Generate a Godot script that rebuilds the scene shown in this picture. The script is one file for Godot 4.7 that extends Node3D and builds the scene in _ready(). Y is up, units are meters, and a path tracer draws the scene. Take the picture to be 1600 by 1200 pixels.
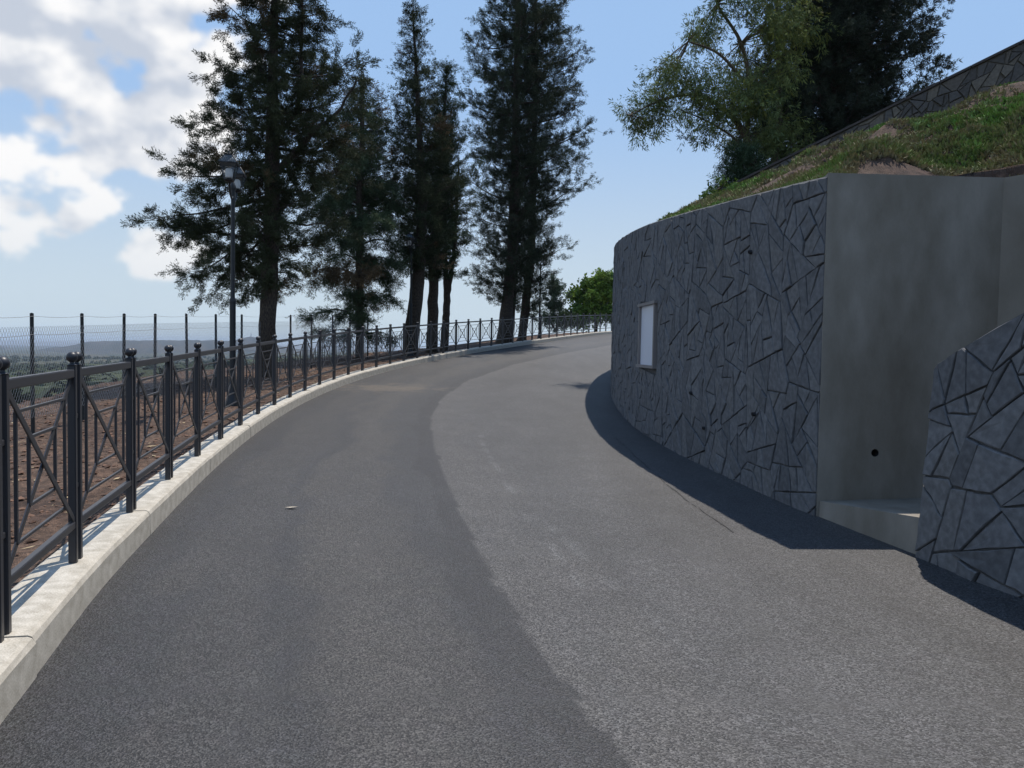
extends Node3D

const EYE := 1.39
var rng := RandomNumberGenerator.new()
var used := {}
var M := {}

# ---------------------------------------------------------------- geometry collector
class Geo:
	var v := PackedVector3Array()
	var n := PackedVector3Array()
	var uv := PackedVector2Array()
	var c := PackedColorArray()
	var idx := PackedInt32Array()
	var col := Color(1, 1, 1)
	func vert(p: Vector3, nn: Vector3, t := Vector2.ZERO) -> int:
		v.append(p); n.append(nn); uv.append(t); c.append(col)
		return v.size() - 1
	func tri(a: Vector3, b: Vector3, d: Vector3, out: Vector3):
		var nn := (b - a).cross(d - a).normalized()
		if nn.dot(out) < 0.0:
			nn = -nn
			var s := b
			b = d
			d = s
		# clockwise front: a, d, b as seen from the normal's side
		var i := vert(a, nn); vert(d, nn); vert(b, nn)
		idx.append_array([i, i + 1, i + 2])
	func quad(a: Vector3, b: Vector3, d: Vector3, e: Vector3, out: Vector3):
		tri(a, b, d, out); tri(a, d, e, out)
	func fan(p: PackedVector3Array, out: Vector3):
		for k in range(1, p.size() - 1):
			tri(p[0], p[k], p[k + 1], out)
	func box(lo: Vector3, hi: Vector3):
		prism_between(PackedVector3Array([Vector3(lo.x, lo.y, lo.z), Vector3(hi.x, lo.y, lo.z), Vector3(hi.x, lo.y, hi.z), Vector3(lo.x, lo.y, hi.z)]), Vector3(0, hi.y - lo.y, 0))
	func prism_between(base: PackedVector3Array, up: Vector3):
		var top := PackedVector3Array()
		var mid := Vector3.ZERO
		for p in base:
			top.append(p + up)
			mid += p
		mid = mid / base.size() + up * 0.5
		loft(base, top)
	func loft(a: PackedVector3Array, b: PackedVector3Array, cap_a := true, cap_b := true):
		var mid := Vector3.ZERO
		for k in a.size():
			mid += a[k] + b[k]
		mid /= 2.0 * a.size()
		var ca := Vector3.ZERO
		var cb := Vector3.ZERO
		for k in a.size():
			ca += a[k] / a.size()
			cb += b[k] / b.size()
		for k in a.size():
			var j := (k + 1) % a.size()
			quad(a[k], a[j], b[j], b[k], (a[k] + a[j] + b[j] + b[k]) * 0.25 - mid)
		if cap_a: fan(a, ca - mid)
		if cap_b: fan(b, cb - mid)
	# square bar with chamfered edges from a to b; w across, h along up
	func bar(a: Vector3, b: Vector3, w: float, h: float, up := Vector3.UP, ch := 0.12):
		var dir := (b - a).normalized()
		var side := dir.cross(up).normalized()
		var u := side.cross(dir).normalized()
		var cw := w * ch
		var chh := h * ch
		var pr := [Vector2(-w / 2 + cw, -h / 2), Vector2(w / 2 - cw, -h / 2), Vector2(w / 2, -h / 2 + chh), Vector2(w / 2, h / 2 - chh), Vector2(w / 2 - cw, h / 2), Vector2(-w / 2 + cw, h / 2), Vector2(-w / 2, h / 2 - chh), Vector2(-w / 2, -h / 2 + chh)]
		var A := PackedVector3Array()
		var B := PackedVector3Array()
		for q in pr:
			A.append(a + side * q.x + u * q.y)
			B.append(b + side * q.x + u * q.y)
		loft(A, B)
	func tube(pts: PackedVector3Array, rad: PackedFloat32Array, sides := 8, vs := 1.0):
		var start := v.size()
		var along := 0.0
		var last_s := Vector3.RIGHT
		for k in pts.size():
			var d := (pts[min(k + 1, pts.size() - 1)] - pts[max(k - 1, 0)]).normalized()
			var s := d.cross(Vector3(0.13, 0.21, 0.97)).normalized()
			if absf(d.dot(Vector3(0.13, 0.21, 0.97).normalized())) > 0.97:
				s = d.cross(Vector3.RIGHT).normalized()
			if k > 0:
				along += pts[k].distance_to(pts[k - 1])
			var t := s.cross(d).normalized()
			for j in sides + 1:
				var a := TAU * j / sides
				var o := s * cos(a) + t * sin(a)
				vert(pts[k] + o * rad[k], o, Vector2(float(j) / sides, along * vs))
		for k in pts.size() - 1:
			for j in sides:
				var i := start + k * (sides + 1) + j
				idx.append_array([i, i + 1, i + sides + 1, i + 1, i + sides + 2, i + sides + 1])
	func lathe(at: Vector3, prof: Array, sides := 16):
		var start := v.size()
		for k in prof.size():
			var a0: Vector2 = prof[max(k - 1, 0)]
			var a1: Vector2 = prof[min(k + 1, prof.size() - 1)]
			var t := (a1 - a0).normalized()
			for j in sides + 1:
				var a := TAU * j / sides
				var o := Vector3(cos(a), 0, sin(a))
				vert(at + o * prof[k].x + Vector3(0, prof[k].y, 0), (o * t.y + Vector3(0, -t.x, 0)).normalized())
		for k in prof.size() - 1:
			for j in sides:
				var i := start + k * (sides + 1) + j
				idx.append_array([i, i + 1, i + sides + 1, i + 1, i + sides + 2, i + sides + 1])
	func mesh() -> ArrayMesh:
		var arr := []
		arr.resize(Mesh.ARRAY_MAX)
		arr[Mesh.ARRAY_VERTEX] = v
		arr[Mesh.ARRAY_NORMAL] = n
		arr[Mesh.ARRAY_TEX_UV] = uv
		arr[Mesh.ARRAY_COLOR] = c
		arr[Mesh.ARRAY_INDEX] = idx
		var m := ArrayMesh.new()
		m.add_surface_from_arrays(Mesh.PRIMITIVE_TRIANGLES, arr)
		return m

# ---------------------------------------------------------------- nodes
func numbered(called: String) -> String:
	used[called] = used.get(called, -1) + 1
	return called if used[called] == 0 else "%s_%03d" % [called, used[called]]

func tag(o: Node, label: String, category: String, group := "", kind := ""):
	if label: o.set_meta("label", label)
	if category: o.set_meta("category", category)
	if group: o.set_meta("group", group)
	if kind: o.set_meta("kind", kind)

func base(called: String, at := Vector3.ZERO) -> Node3D:
	var o := Node3D.new()
	o.name = numbered(called)
	add_child(o)
	o.position = at
	return o

func put(mesh: Mesh, called: String, mat: Material, parent: Node = null, at := Vector3.ZERO) -> MeshInstance3D:
	var o := MeshInstance3D.new()
	o.mesh = mesh
	o.material_override = mat
	if parent == null:
		o.name = numbered(called)
		add_child(o)
	else:
		o.name = called
		parent.add_child(o, true)
	o.position = at
	return o

func structure(mesh: Mesh, called: String, mat: Material, label := "") -> MeshInstance3D:
	var o := put(mesh, called, mat)
	o.set_meta("kind", "structure")
	if label: o.set_meta("label", label)
	return o

func scatter(mesh: Mesh, xf: Array, cols: PackedColorArray, called: String, mat: Material, parent: Node = null) -> MultiMeshInstance3D:
	var mm := MultiMesh.new()
	mm.transform_format = MultiMesh.TRANSFORM_3D
	mm.use_colors = true
	mm.mesh = mesh
	mm.instance_count = xf.size()
	for k in xf.size():
		mm.set_instance_transform(k, xf[k])
		mm.set_instance_color(k, cols[k])
	var o := MultiMeshInstance3D.new()
	o.multimesh = mm
	o.material_override = mat
	if parent == null:
		o.name = numbered(called)
		add_child(o)
	else:
		o.name = called
		parent.add_child(o, true)
	o.set_meta("kind", "stuff")
	return o

# ---------------------------------------------------------------- materials
func lin(r: float, g: float, b: float) -> Color:
	return Color(r, g, b).linear_to_srgb()

func noise(kind: int, freq: float, seed_: int, oct := 4) -> FastNoiseLite:
	var f := FastNoiseLite.new()
	f.noise_type = kind
	f.frequency = freq
	f.seed = seed_
	f.fractal_octaves = oct
	if oct <= 1: f.fractal_type = FastNoiseLite.FRACTAL_NONE
	return f

func mix_image(size: int, layers: Array, lo: Color, hi: Color, gain := 1.0) -> Image:
	# layers: [FastNoiseLite, weight]; colours run from lo to hi
	var acc := PackedFloat32Array()
	acc.resize(size * size)
	for l in layers:
		var im: Image = l[0].get_seamless_image(size, size, false, false, 0.15, true)
		var d := im.get_data()
		var w: float = l[1]
		for k in acc.size():
			acc[k] += (d[k] / 255.0 - 0.5) * w
	var out := PackedByteArray()
	out.resize(size * size * 3)
	for k in acc.size():
		var t := clampf(0.5 + acc[k] * gain, 0.0, 1.0)
		out[k * 3] = int(255.0 * lerpf(lo.r, hi.r, t))
		out[k * 3 + 1] = int(255.0 * lerpf(lo.g, hi.g, t))
		out[k * 3 + 2] = int(255.0 * lerpf(lo.b, hi.b, t))
	return Image.create_from_data(size, size, false, Image.FORMAT_RGB8, out)

func tex(im: Image) -> ImageTexture:
	im.generate_mipmaps()
	return ImageTexture.create_from_image(im)

func bump(im: Image, strength: float) -> ImageTexture:
	var b: Image = im.duplicate()
	b.convert(Image.FORMAT_RGBA8)
	b.bump_map_to_normal_map(strength)
	return tex(b)

func mat(color: Color, rough: float, metal := 0.0) -> StandardMaterial3D:
	var m := StandardMaterial3D.new()
	m.albedo_color = color
	m.roughness = rough
	m.metallic = metal
	return m

func tri_mat(color: Color, rough: float, albedo: Texture2D, scale: Vector3, nrm: Texture2D = null, depth := 1.0) -> StandardMaterial3D:
	var m := mat(color, rough)
	m.albedo_texture = albedo
	m.uv1_triplanar = true
	m.uv1_world_triplanar = true
	m.uv1_scale = scale
	if nrm:
		m.normal_enabled = true
		m.normal_texture = nrm
		m.normal_scale = depth
	return m

func leaf_mat(rough := 0.6, back := 0.35) -> StandardMaterial3D:
	var m := mat(Color(1, 1, 1), rough)
	m.vertex_color_use_as_albedo = true
	m.cull_mode = BaseMaterial3D.CULL_DISABLED
	if back > 0.0:
		m.backlight_enabled = true
		m.backlight = Color(back, back, back)
	return m

func make_materials():
	var cell := noise(FastNoiseLite.TYPE_CELLULAR, 0.30, 3, 1)
	cell.cellular_return_type = FastNoiseLite.RETURN_CELL_VALUE
	var cell2 := noise(FastNoiseLite.TYPE_CELLULAR, 0.50, 9, 1)
	cell2.cellular_return_type = FastNoiseLite.RETURN_CELL_VALUE
	var grain := mix_image(1024, [[cell, 0.7], [cell2, 0.5], [noise(FastNoiseLite.TYPE_SIMPLEX, 0.02, 5), 0.1]], Color(0.22, 0.22, 0.23), Color(1.0, 0.995, 0.98), 1.05)
	var a := mat(Color(1, 1, 1), 0.62)
	a.vertex_color_use_as_albedo = true
	a.albedo_texture = tex(grain)
	a.normal_enabled = true
	a.normal_texture = bump(grain, 1.8)
	a.normal_scale = 1.0
	M.asphalt = a
	var rough_grey := mix_image(512, [[noise(FastNoiseLite.TYPE_SIMPLEX, 0.012, 21, 5), 1.0], [noise(FastNoiseLite.TYPE_SIMPLEX, 0.2, 22, 2), 0.35]], Color(0.74, 0.74, 0.74), Color(1, 1, 1), 1.1)
	var rg := tex(rough_grey)
	var rgn := bump(rough_grey, 2.5)
	M.stone = []
	for t in [[0.152, 0.154, 0.160], [0.126, 0.128, 0.134], [0.172, 0.174, 0.179], [0.139, 0.140, 0.144], [0.163, 0.162, 0.162], [0.113, 0.115, 0.120]]:
		M.stone.append(tri_mat(lin(t[0], t[1], t[2]), 0.8, rg, Vector3.ONE * 1.9, rgn, 1.0))
	M.mortar = tri_mat(lin(0.105, 0.106, 0.108), 0.95, rg, Vector3.ONE * 2.6, rgn, 1.0)
	var stain := mix_image(512, [[noise(FastNoiseLite.TYPE_SIMPLEX, 0.006, 31, 5), 1.1], [noise(FastNoiseLite.TYPE_SIMPLEX, 0.03, 32, 4), 0.4], [noise(FastNoiseLite.TYPE_SIMPLEX, 0.3, 33, 1), 0.1]], Color(0.72, 0.70, 0.66), Color(1, 1, 1), 0.75)
	M.concrete = tri_mat(lin(0.285, 0.262, 0.225), 0.85, tex(stain), Vector3(0.33, 0.14, 0.33), rgn, 0.2)
	var pale := mix_image(512, [[noise(FastNoiseLite.TYPE_SIMPLEX, 0.01, 41, 5), 0.7], [noise(FastNoiseLite.TYPE_SIMPLEX, 0.12, 42, 3), 0.7], [cell, 0.2]], Color(0.76, 0.75, 0.72), Color(1, 1, 0.99), 1.1)
	M.tar = mat(lin(0.014, 0.014, 0.015), 0.7)
	M.kerb = tri_mat(lin(0.56, 0.525, 0.465), 0.9, tex(pale), Vector3.ONE * 1.3, bump(pale, 2.0), 0.6)
	M.iron = mat(lin(0.030, 0.030, 0.034), 0.42)
	M.iron.metallic = 0.15
	var bark := mix_image(512, [[noise(FastNoiseLite.TYPE_SIMPLEX, 0.03, 51, 4), 1.1], [noise(FastNoiseLite.TYPE_SIMPLEX, 0.12, 52, 2), 0.5]], Color(0.45, 0.42, 0.4), Color(1, 0.97, 0.92), 1.3)
	M.bark = tri_mat(lin(0.10, 0.082, 0.065), 0.95, tex(bark), Vector3(2.2, 0.5, 2.2), bump(bark, 6.0), 1.2)
	M.pale_bark = tri_mat(lin(0.20, 0.165, 0.125), 0.9, tex(bark), Vector3(2.0, 0.6, 2.0), bump(bark, 3.0), 0.8)
	var earth := mix_image(512, [[noise(FastNoiseLite.TYPE_SIMPLEX, 0.015, 61, 5), 0.8], [cell2, 0.55], [noise(FastNoiseLite.TYPE_SIMPLEX, 0.2, 62, 2), 0.5]], Color(0.42, 0.40, 0.38), Color(1, 0.98, 0.95), 1.2)
	M.soil = tri_mat(lin(1, 1, 1), 1.0, tex(earth), Vector3.ONE * 0.8, bump(earth, 8.0), 1.3)
	M.soil.vertex_color_use_as_albedo = true
	M.land = tri_mat(lin(1, 1, 1), 1.0, tex(earth), Vector3.ONE * 0.01)
	M.land.vertex_color_use_as_albedo = true
	M.needle = leaf_mat(0.8, 0.15)
	M.needle.metallic_specular = 0.25
	M.leaf = leaf_mat(0.75, 0.55)
	M.leaf.metallic_specular = 0.25
	M.grass = leaf_mat(0.9, 0.3)
	M.grass.metallic_specular = 0.2
	M.clod = leaf_mat(1.0, 0.0)
	M.wire = mat(lin(0.36, 0.37, 0.37), 0.45, 0.6)
	M.wood_post = tri_mat(lin(0.035, 0.036, 0.034), 0.8, rg, Vector3.ONE * 3.0)
	M.lamp_iron = mat(lin(0.02, 0.022, 0.024), 0.45, 0.3)
	M.opal = mat(lin(0.82, 0.82, 0.80), 0.35)
	M.opal.backlight_enabled = true
	M.opal.backlight = Color(0.5, 0.5, 0.5)
	var gl := mat(Color(0.40, 0.44, 0.46, 0.16), 0.06)
	gl.transparency = BaseMaterial3D.TRANSPARENCY_ALPHA
	M.glass = gl
	M.panel = mat(lin(0.62, 0.63, 0.68), 0.4)
	M.frame = mat(lin(0.20, 0.18, 0.17), 0.6)
	M.dark_pipe = mat(lin(0.02, 0.02, 0.022), 0.6)
	M.old_stone = []
	for t in [[0.14, 0.12, 0.105], [0.10, 0.09, 0.085], [0.18, 0.155, 0.13], [0.12, 0.11, 0.105]]:
		M.old_stone.append(tri_mat(lin(t[0], t[1], t[2]), 0.95, rg, Vector3.ONE * 2.0, rgn, 1.5))
	M.old_mortar = tri_mat(lin(0.15, 0.13, 0.11), 1.0, rg, Vector3.ONE * 2.0, rgn, 1.0)
	M.coping = tri_mat(lin(0.075, 0.06, 0.055), 0.95, rg, Vector3.ONE * 2.0, rgn, 1.0)

# ---------------------------------------------------------------- the lie of the land
func crest(d: float) -> float:          # height of the kerb's top at depth d
	var q := clampf(d, 0.0, 56.0)
	return ((-1.93811328e-05 * q + 2.0321938e-03) * q - 5.59372992e-03) * q - 1.2209162 + EYE

func road_y(d: float) -> float:
	return crest(d) - 0.17

func cheb(c: Array, t: float) -> float:
	var a := 1.0
	var b := t
	var s: float = c[0] + c[1] * t
	for k in range(2, c.size()):
		var n := 2.0 * t * b - a
		a = b
		b = n
		s += c[k] * n
	return s

var rail := PackedVector3Array()        # one point for each railing post pair
var rail_s := 1.27
func make_rail():
	var turn := [0.14655049, 0.330144717, -0.0922200644, -0.0212197009, 0.0342019932, 0.00968093993]
	rail = PackedVector3Array([Vector3(-1.43, 0, -0.85), Vector3(-1.75, 0, -2.05), Vector3(-2.07, 0, -3.22)])
	var p := Vector3(-2.38317, 0, -4.35037)
	rail.append(p)
	var total := 38.0 * rail_s
	for k in 44:
		for j in 20:
			var s := (k + (j + 0.5) / 20.0) * rail_s
			var a := cheb(turn, s / total * 2.0 - 1.0) if s < total else 0.41
			p += Vector3(sin(a), 0, -cos(a)) * rail_s / 20.0
		rail.append(p)
	for k in rail.size():
		rail[k].y = crest(-rail[k].z)

func smooth_path(p: PackedVector3Array, t: float) -> Vector3:
	var k := clampi(int(floor(t)), 0, p.size() - 2)
	var f := t - k
	var a := p[max(k - 1, 0)]
	var b := p[k]
	var c := p[k + 1]
	var d := p[min(k + 2, p.size() - 1)]
	return b.cubic_interpolate(c, a, d, f)

func rail_x(d: float) -> float:
	for k in rail.size() - 1:
		if -rail[k + 1].z >= d:
			var f := (d + rail[k].z) / (rail[k].z - rail[k + 1].z)
			return smooth_path(rail, k + f).x
	return rail[rail.size() - 1].x + (d + rail[rail.size() - 1].z) * 0.43

# the retaining wall's foot, (x, depth), as a dense polyline measured along its length
var wall_pts := PackedVector3Array()
var wall_u := PackedFloat32Array()
func make_wall_path():
	var raw := PackedVector3Array()
	for q in [[2.555, 6.60], [2.46, 7.07], [2.36, 7.83], [2.2, 9.08], [2.06, 10.25], [1.93, 12.59], [2.06, 15.99], [2.45, 19.59], [3.15, 23.6], [4.4, 28.0], [6.5, 33.3], [9.2, 38.6], [12.0, 43.0]]:
		raw.append(Vector3(q[0], 0, -q[1]))
	var u := 0.0
	for k in (raw.size() - 1) * 24 + 1:
		var p := smooth_path(raw, k / 24.0)
		if k > 0: u += p.distance_to(wall_pts[k - 1])
		wall_pts.append(p)
		wall_u.append(u)

func wall_at(u: float) -> Array:        # point on the foot, outward normal (towards the road)
	var k := clampi(wall_u.bsearch(u) - 1, 0, wall_pts.size() - 2)
	var f := (u - wall_u[k]) / (wall_u[k + 1] - wall_u[k])
	var p := wall_pts[k].lerp(wall_pts[k + 1], f)
	var d := (wall_pts[min(k + 4, wall_pts.size() - 1)] - wall_pts[max(k - 3, 0)]).normalized()
	return [p, Vector3(d.z, 0, -d.x)]

func wall_top(u: float) -> float:
	return 1.46 + 0.0765 * minf(u, 22.0) + EYE

func wall_x(d: float) -> float:         # the inner edge of the road at depth d
	if d < 6.6:
		if d > 5.4: return lerpf(2.555, 2.80, (6.6 - d) / 1.2)
		return 2.80 + (5.4 - d) * 0.2
	for k in wall_pts.size() - 1:
		if -wall_pts[k + 1].z >= d:
			var f := (d + wall_pts[k].z) / (wall_pts[k].z - wall_pts[k + 1].z)
			return lerpf(wall_pts[k].x, wall_pts[k + 1].x, f)
	return 12.0 + (d - 43.0) * 0.64

func wall_surface(u: float, y: float, h: float) -> Vector3:
	var w := wall_at(u)
	var q: Vector3 = w[0]
	var nn: Vector3 = w[1]
	return Vector3(q.x, y, q.z) + nn * (h - 0.002 * (y - road_y(-q.z)))

func bank_edge_x(d: float) -> float:
	if d < 6.95:
		if d > 6.2: return lerpf(4.13, 4.60, (6.95 - d) / 0.75)
		return 4.60 + (6.2 - d) * 0.16
	return wall_x(d) + 0.12

var bank_noise: FastNoiseLite
func bank_y(x: float, d: float) -> float:
	# t: distance back from the walls that hold the bank
	var t := 0.9 * (x - bank_edge_x(d))
	if d >= 6.95:
		t = minf(0.98 * (x - wall_x(d) - 0.12), d - 6.95 if x < 4.13 else Vector2(x - 4.13, d - 6.95).length())
	var top := wall_top(clampf((d - 6.6) * 1.01, 0.0, 40.0)) - 0.05
	var tt := maxf(t, 0.0)
	var rise := 0.47 * tt - 0.018 * tt * tt if tt < 11.0 else 2.992 + 0.07 * (tt - 11.0)
	return top + rise + bank_noise.get_noise_2d(x, d) * 0.30 * smoothstep(0.1, 1.2, t)

# ---------------------------------------------------------------- light and sky
func make_light():
	var cam := Camera3D.new()
	cam.name = "camera"
	cam.fov = rad_to_deg(2.0 * atan(600.0 / 1250.0))
	cam.near = 0.05
	cam.far = 30000.0
	add_child(cam)
	cam.transform = Transform3D(Basis(Vector3.RIGHT, -atan(55.0 / 1250.0)) * Basis(Vector3.BACK, deg_to_rad(1.0)), Vector3(0, EYE, 0))
	cam.current = true
	var sun := DirectionalLight3D.new()
	sun.name = "sun"
	add_child(sun)
	sun.look_at_from_position(Vector3.ZERO, -Vector3(0.1912, 0.9197, -0.3428), Vector3.RIGHT)
	sun.light_color = Color(1.0, 0.965, 0.92)
	sun.light_energy = 1.6
	sun.light_angular_distance = 0.53
	sun.shadow_enabled = true
	var env := Environment.new()
	env.background_mode = Environment.BG_SKY
	env.sky = Sky.new()
	var pm := PanoramaSkyMaterial.new()
	pm.panorama = make_sky()
	env.sky.sky_material = pm
	env.tonemap_mode = Environment.TONE_MAPPER_LINEAR
	env.tonemap_exposure = 1.0
	env.sdfgi_enabled = true
	env.ssao_enabled = true
	env.ssil_enabled = true
	env.fog_enabled = true
	env.fog_density = 0.00009
	env.fog_light_color = Color(0.82, 0.90, 1.0)
	var we := WorldEnvironment.new()
	we.name = "world_environment"
	we.environment = env
	add_child(we)

func make_sky() -> ImageTexture:
	var w := 2048
	var h := 1024
	var f1 := noise(FastNoiseLite.TYPE_SIMPLEX_SMOOTH, 0.10, 7, 6)
	f1.fractal_gain = 0.52
	var f2 := noise(FastNoiseLite.TYPE_SIMPLEX_SMOOTH, 0.03, 17, 4)
	# cloud banks: azimuth and height in degrees, half widths, strength
	var banks := [[-30, 19.5, 8.5, 5.5, 1.15], [-35, 14.0, 5.5, 3.8, 0.95], [-27.5, 12.8, 5.0, 2.4, 1.1], [-24.5, 19.0, 4.5, 2.2, 0.85], [-21.6, 18.2, 2.8, 1.3, 0.62], [-31.0, 7.6, 3.6, 1.5, 0.85], [-33.8, 5.6, 3, 1.4, 0.9], [-24, 5.9, 2.2, 1.1, 0.95], [-48, 15, 11, 9, 0.8], [-70, 20, 16, 7, 0.7], [-105, 14, 14, 6, 0.6], [-140, 24, 18, 7, 0.6], [150, 16, 16, 6, 0.6], [105, 28, 16, 6, 0.55], [70, 14, 10, 4, 0.5], [-40, 34, 16, 6, 0.7]]
	var data := PackedFloat32Array()
	data.resize(w * h * 3)
	var zen := Vector3(0.19, 0.37, 0.76)
	var mid := Vector3(0.355, 0.55, 0.86)
	var hor := Vector3(0.62, 0.73, 0.80)
	for j in h:
		var el := 90.0 - (j + 0.5) / h * 180.0
		var sky := Vector3(0.30, 0.30, 0.29)
		if el > 0.0:
			sky = hor.lerp(mid, smoothstep(0.0, 19.0, el)).lerp(zen, smoothstep(14.0, 75.0, el))
		for i in w:
			var c := sky
			if el > 0.0:
				var az := (i + 0.5) / w * 360.0
				if az > 180.0: az -= 360.0
				var s := 0.0
				for b in banks:
					var dx: float = (az - b[0]) / b[2]
					if absf(dx) < 2.0:
						var dy: float = (el - b[1]) / b[3]
						var r := dx * dx + dy * dy
						if r < 4.0:
							s = maxf(s, b[4] * (1.0 - r * 0.25))
				if s > 0.02:
					var ca := cos(deg_to_rad(el))
					var n := f1.get_noise_3d(sin(deg_to_rad(az)) * ca * 90.0, el * 2.1, cos(deg_to_rad(az)) * ca * 90.0)
					var dens := smoothstep(0.50, 0.74, s + n * 0.95)
					if dens > 0.0:
						var n2 := f1.get_noise_3d(sin(deg_to_rad(az + 1.4)) * ca * 90.0, (el + 1.5) * 2.1, cos(deg_to_rad(az + 1.4)) * ca * 90.0)
						var n3 := f2.get_noise_3d(sin(deg_to_rad(az)) * ca * 90.0, el * 2.1, cos(deg_to_rad(az)) * ca * 90.0)
						var lit := clampf(0.84 + (n - n2) * 1.5 - n3 * 1.0, 0.0, 1.0)
						var cc := Vector3(0.58, 0.63, 0.72).lerp(Vector3(1.02, 1.01, 1.0), lit)
						cc = cc.lerp(Vector3(0.66, 0.72, 0.78), 0.5 * smoothstep(12.0, 2.0, el))
						c = c.lerp(cc, dens * 0.96)
			var k := (j * w + i) * 3
			data[k] = c.x
			data[k + 1] = c.y
			data[k + 2] = c.z
	return ImageTexture.create_from_image(Image.create_from_data(w, h, false, Image.FORMAT_RGBF, data.to_byte_array()))

# ---------------------------------------------------------------- sheets
func sheet(rows: Array, cols: Array, place: Callable, paint: Callable, uv_scale := 1.0) -> ArrayMesh:
	var g := Geo.new()
	var nr := rows.size()
	var nc := cols.size()
	for i in nr:
		for j in nc:
			var p: Vector3 = place.call(rows[i], cols[j])
			g.col = paint.call(p, rows[i], cols[j])
			g.vert(p, Vector3.UP, Vector2(p.x, p.z) * uv_scale)
	var mi := nr / 2 * nc + nc / 2
	var flip := (g.v[mi + nc] - g.v[mi]).cross(g.v[mi + 1] - g.v[mi]).y > 0.0
	for i in nr - 1:
		for j in nc - 1:
			var a := i * nc + j
			if flip: g.idx.append_array([a, a + 1, a + nc, a + 1, a + nc + 1, a + nc])
			else: g.idx.append_array([a, a + nc, a + 1, a + 1, a + nc, a + nc + 1])
	for i in nr:
		for j in nc:
			var a := g.v[i * nc + min(j + 1, nc - 1)] - g.v[i * nc + max(j - 1, 0)]
			var b := g.v[min(i + 1, nr - 1) * nc + j] - g.v[max(i - 1, 0) * nc + j]
			var q := a.cross(b).normalized()
			g.n[i * nc + j] = q if q.y > 0 else -q
	return g.mesh()

func steps(list: Array) -> Array:       # [from, to, step] runs joined
	var out := []
	for r in list:
		var x: float = r[0]
		while x < r[1] - 1e-4:
			out.append(x)
			x += r[2]
	out.append(list[list.size() - 1][1])
	return out

func near_path(path: Array, x: float, d: float) -> float:
	var best := 1e9
	for k in path.size() - 1:
		var a := Vector2(path[k][0], path[k][1])
		var b := Vector2(path[k + 1][0], path[k + 1][1])
		var q := Geometry2D.get_closest_point_to_segment(Vector2(x, d), a, b)
		best = minf(best, q.distance_to(Vector2(x, d)))
	return best

func path_x(path: Array, d: float) -> float:
	for k in path.size() - 1:
		if path[k + 1][1] >= d:
			return lerpf(path[k][0], path[k + 1][0], clampf((d - path[k][1]) / (path[k + 1][1] - path[k][1]), 0.0, 1.0))
	return path[path.size() - 1][0]

func joint_x(path: Array, d: float) -> float:
	if path[0][1] < path[-1][1]: return path_x(path, d)
	var back := path.duplicate()
	back.reverse()
	return path_x(back, d)

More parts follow.
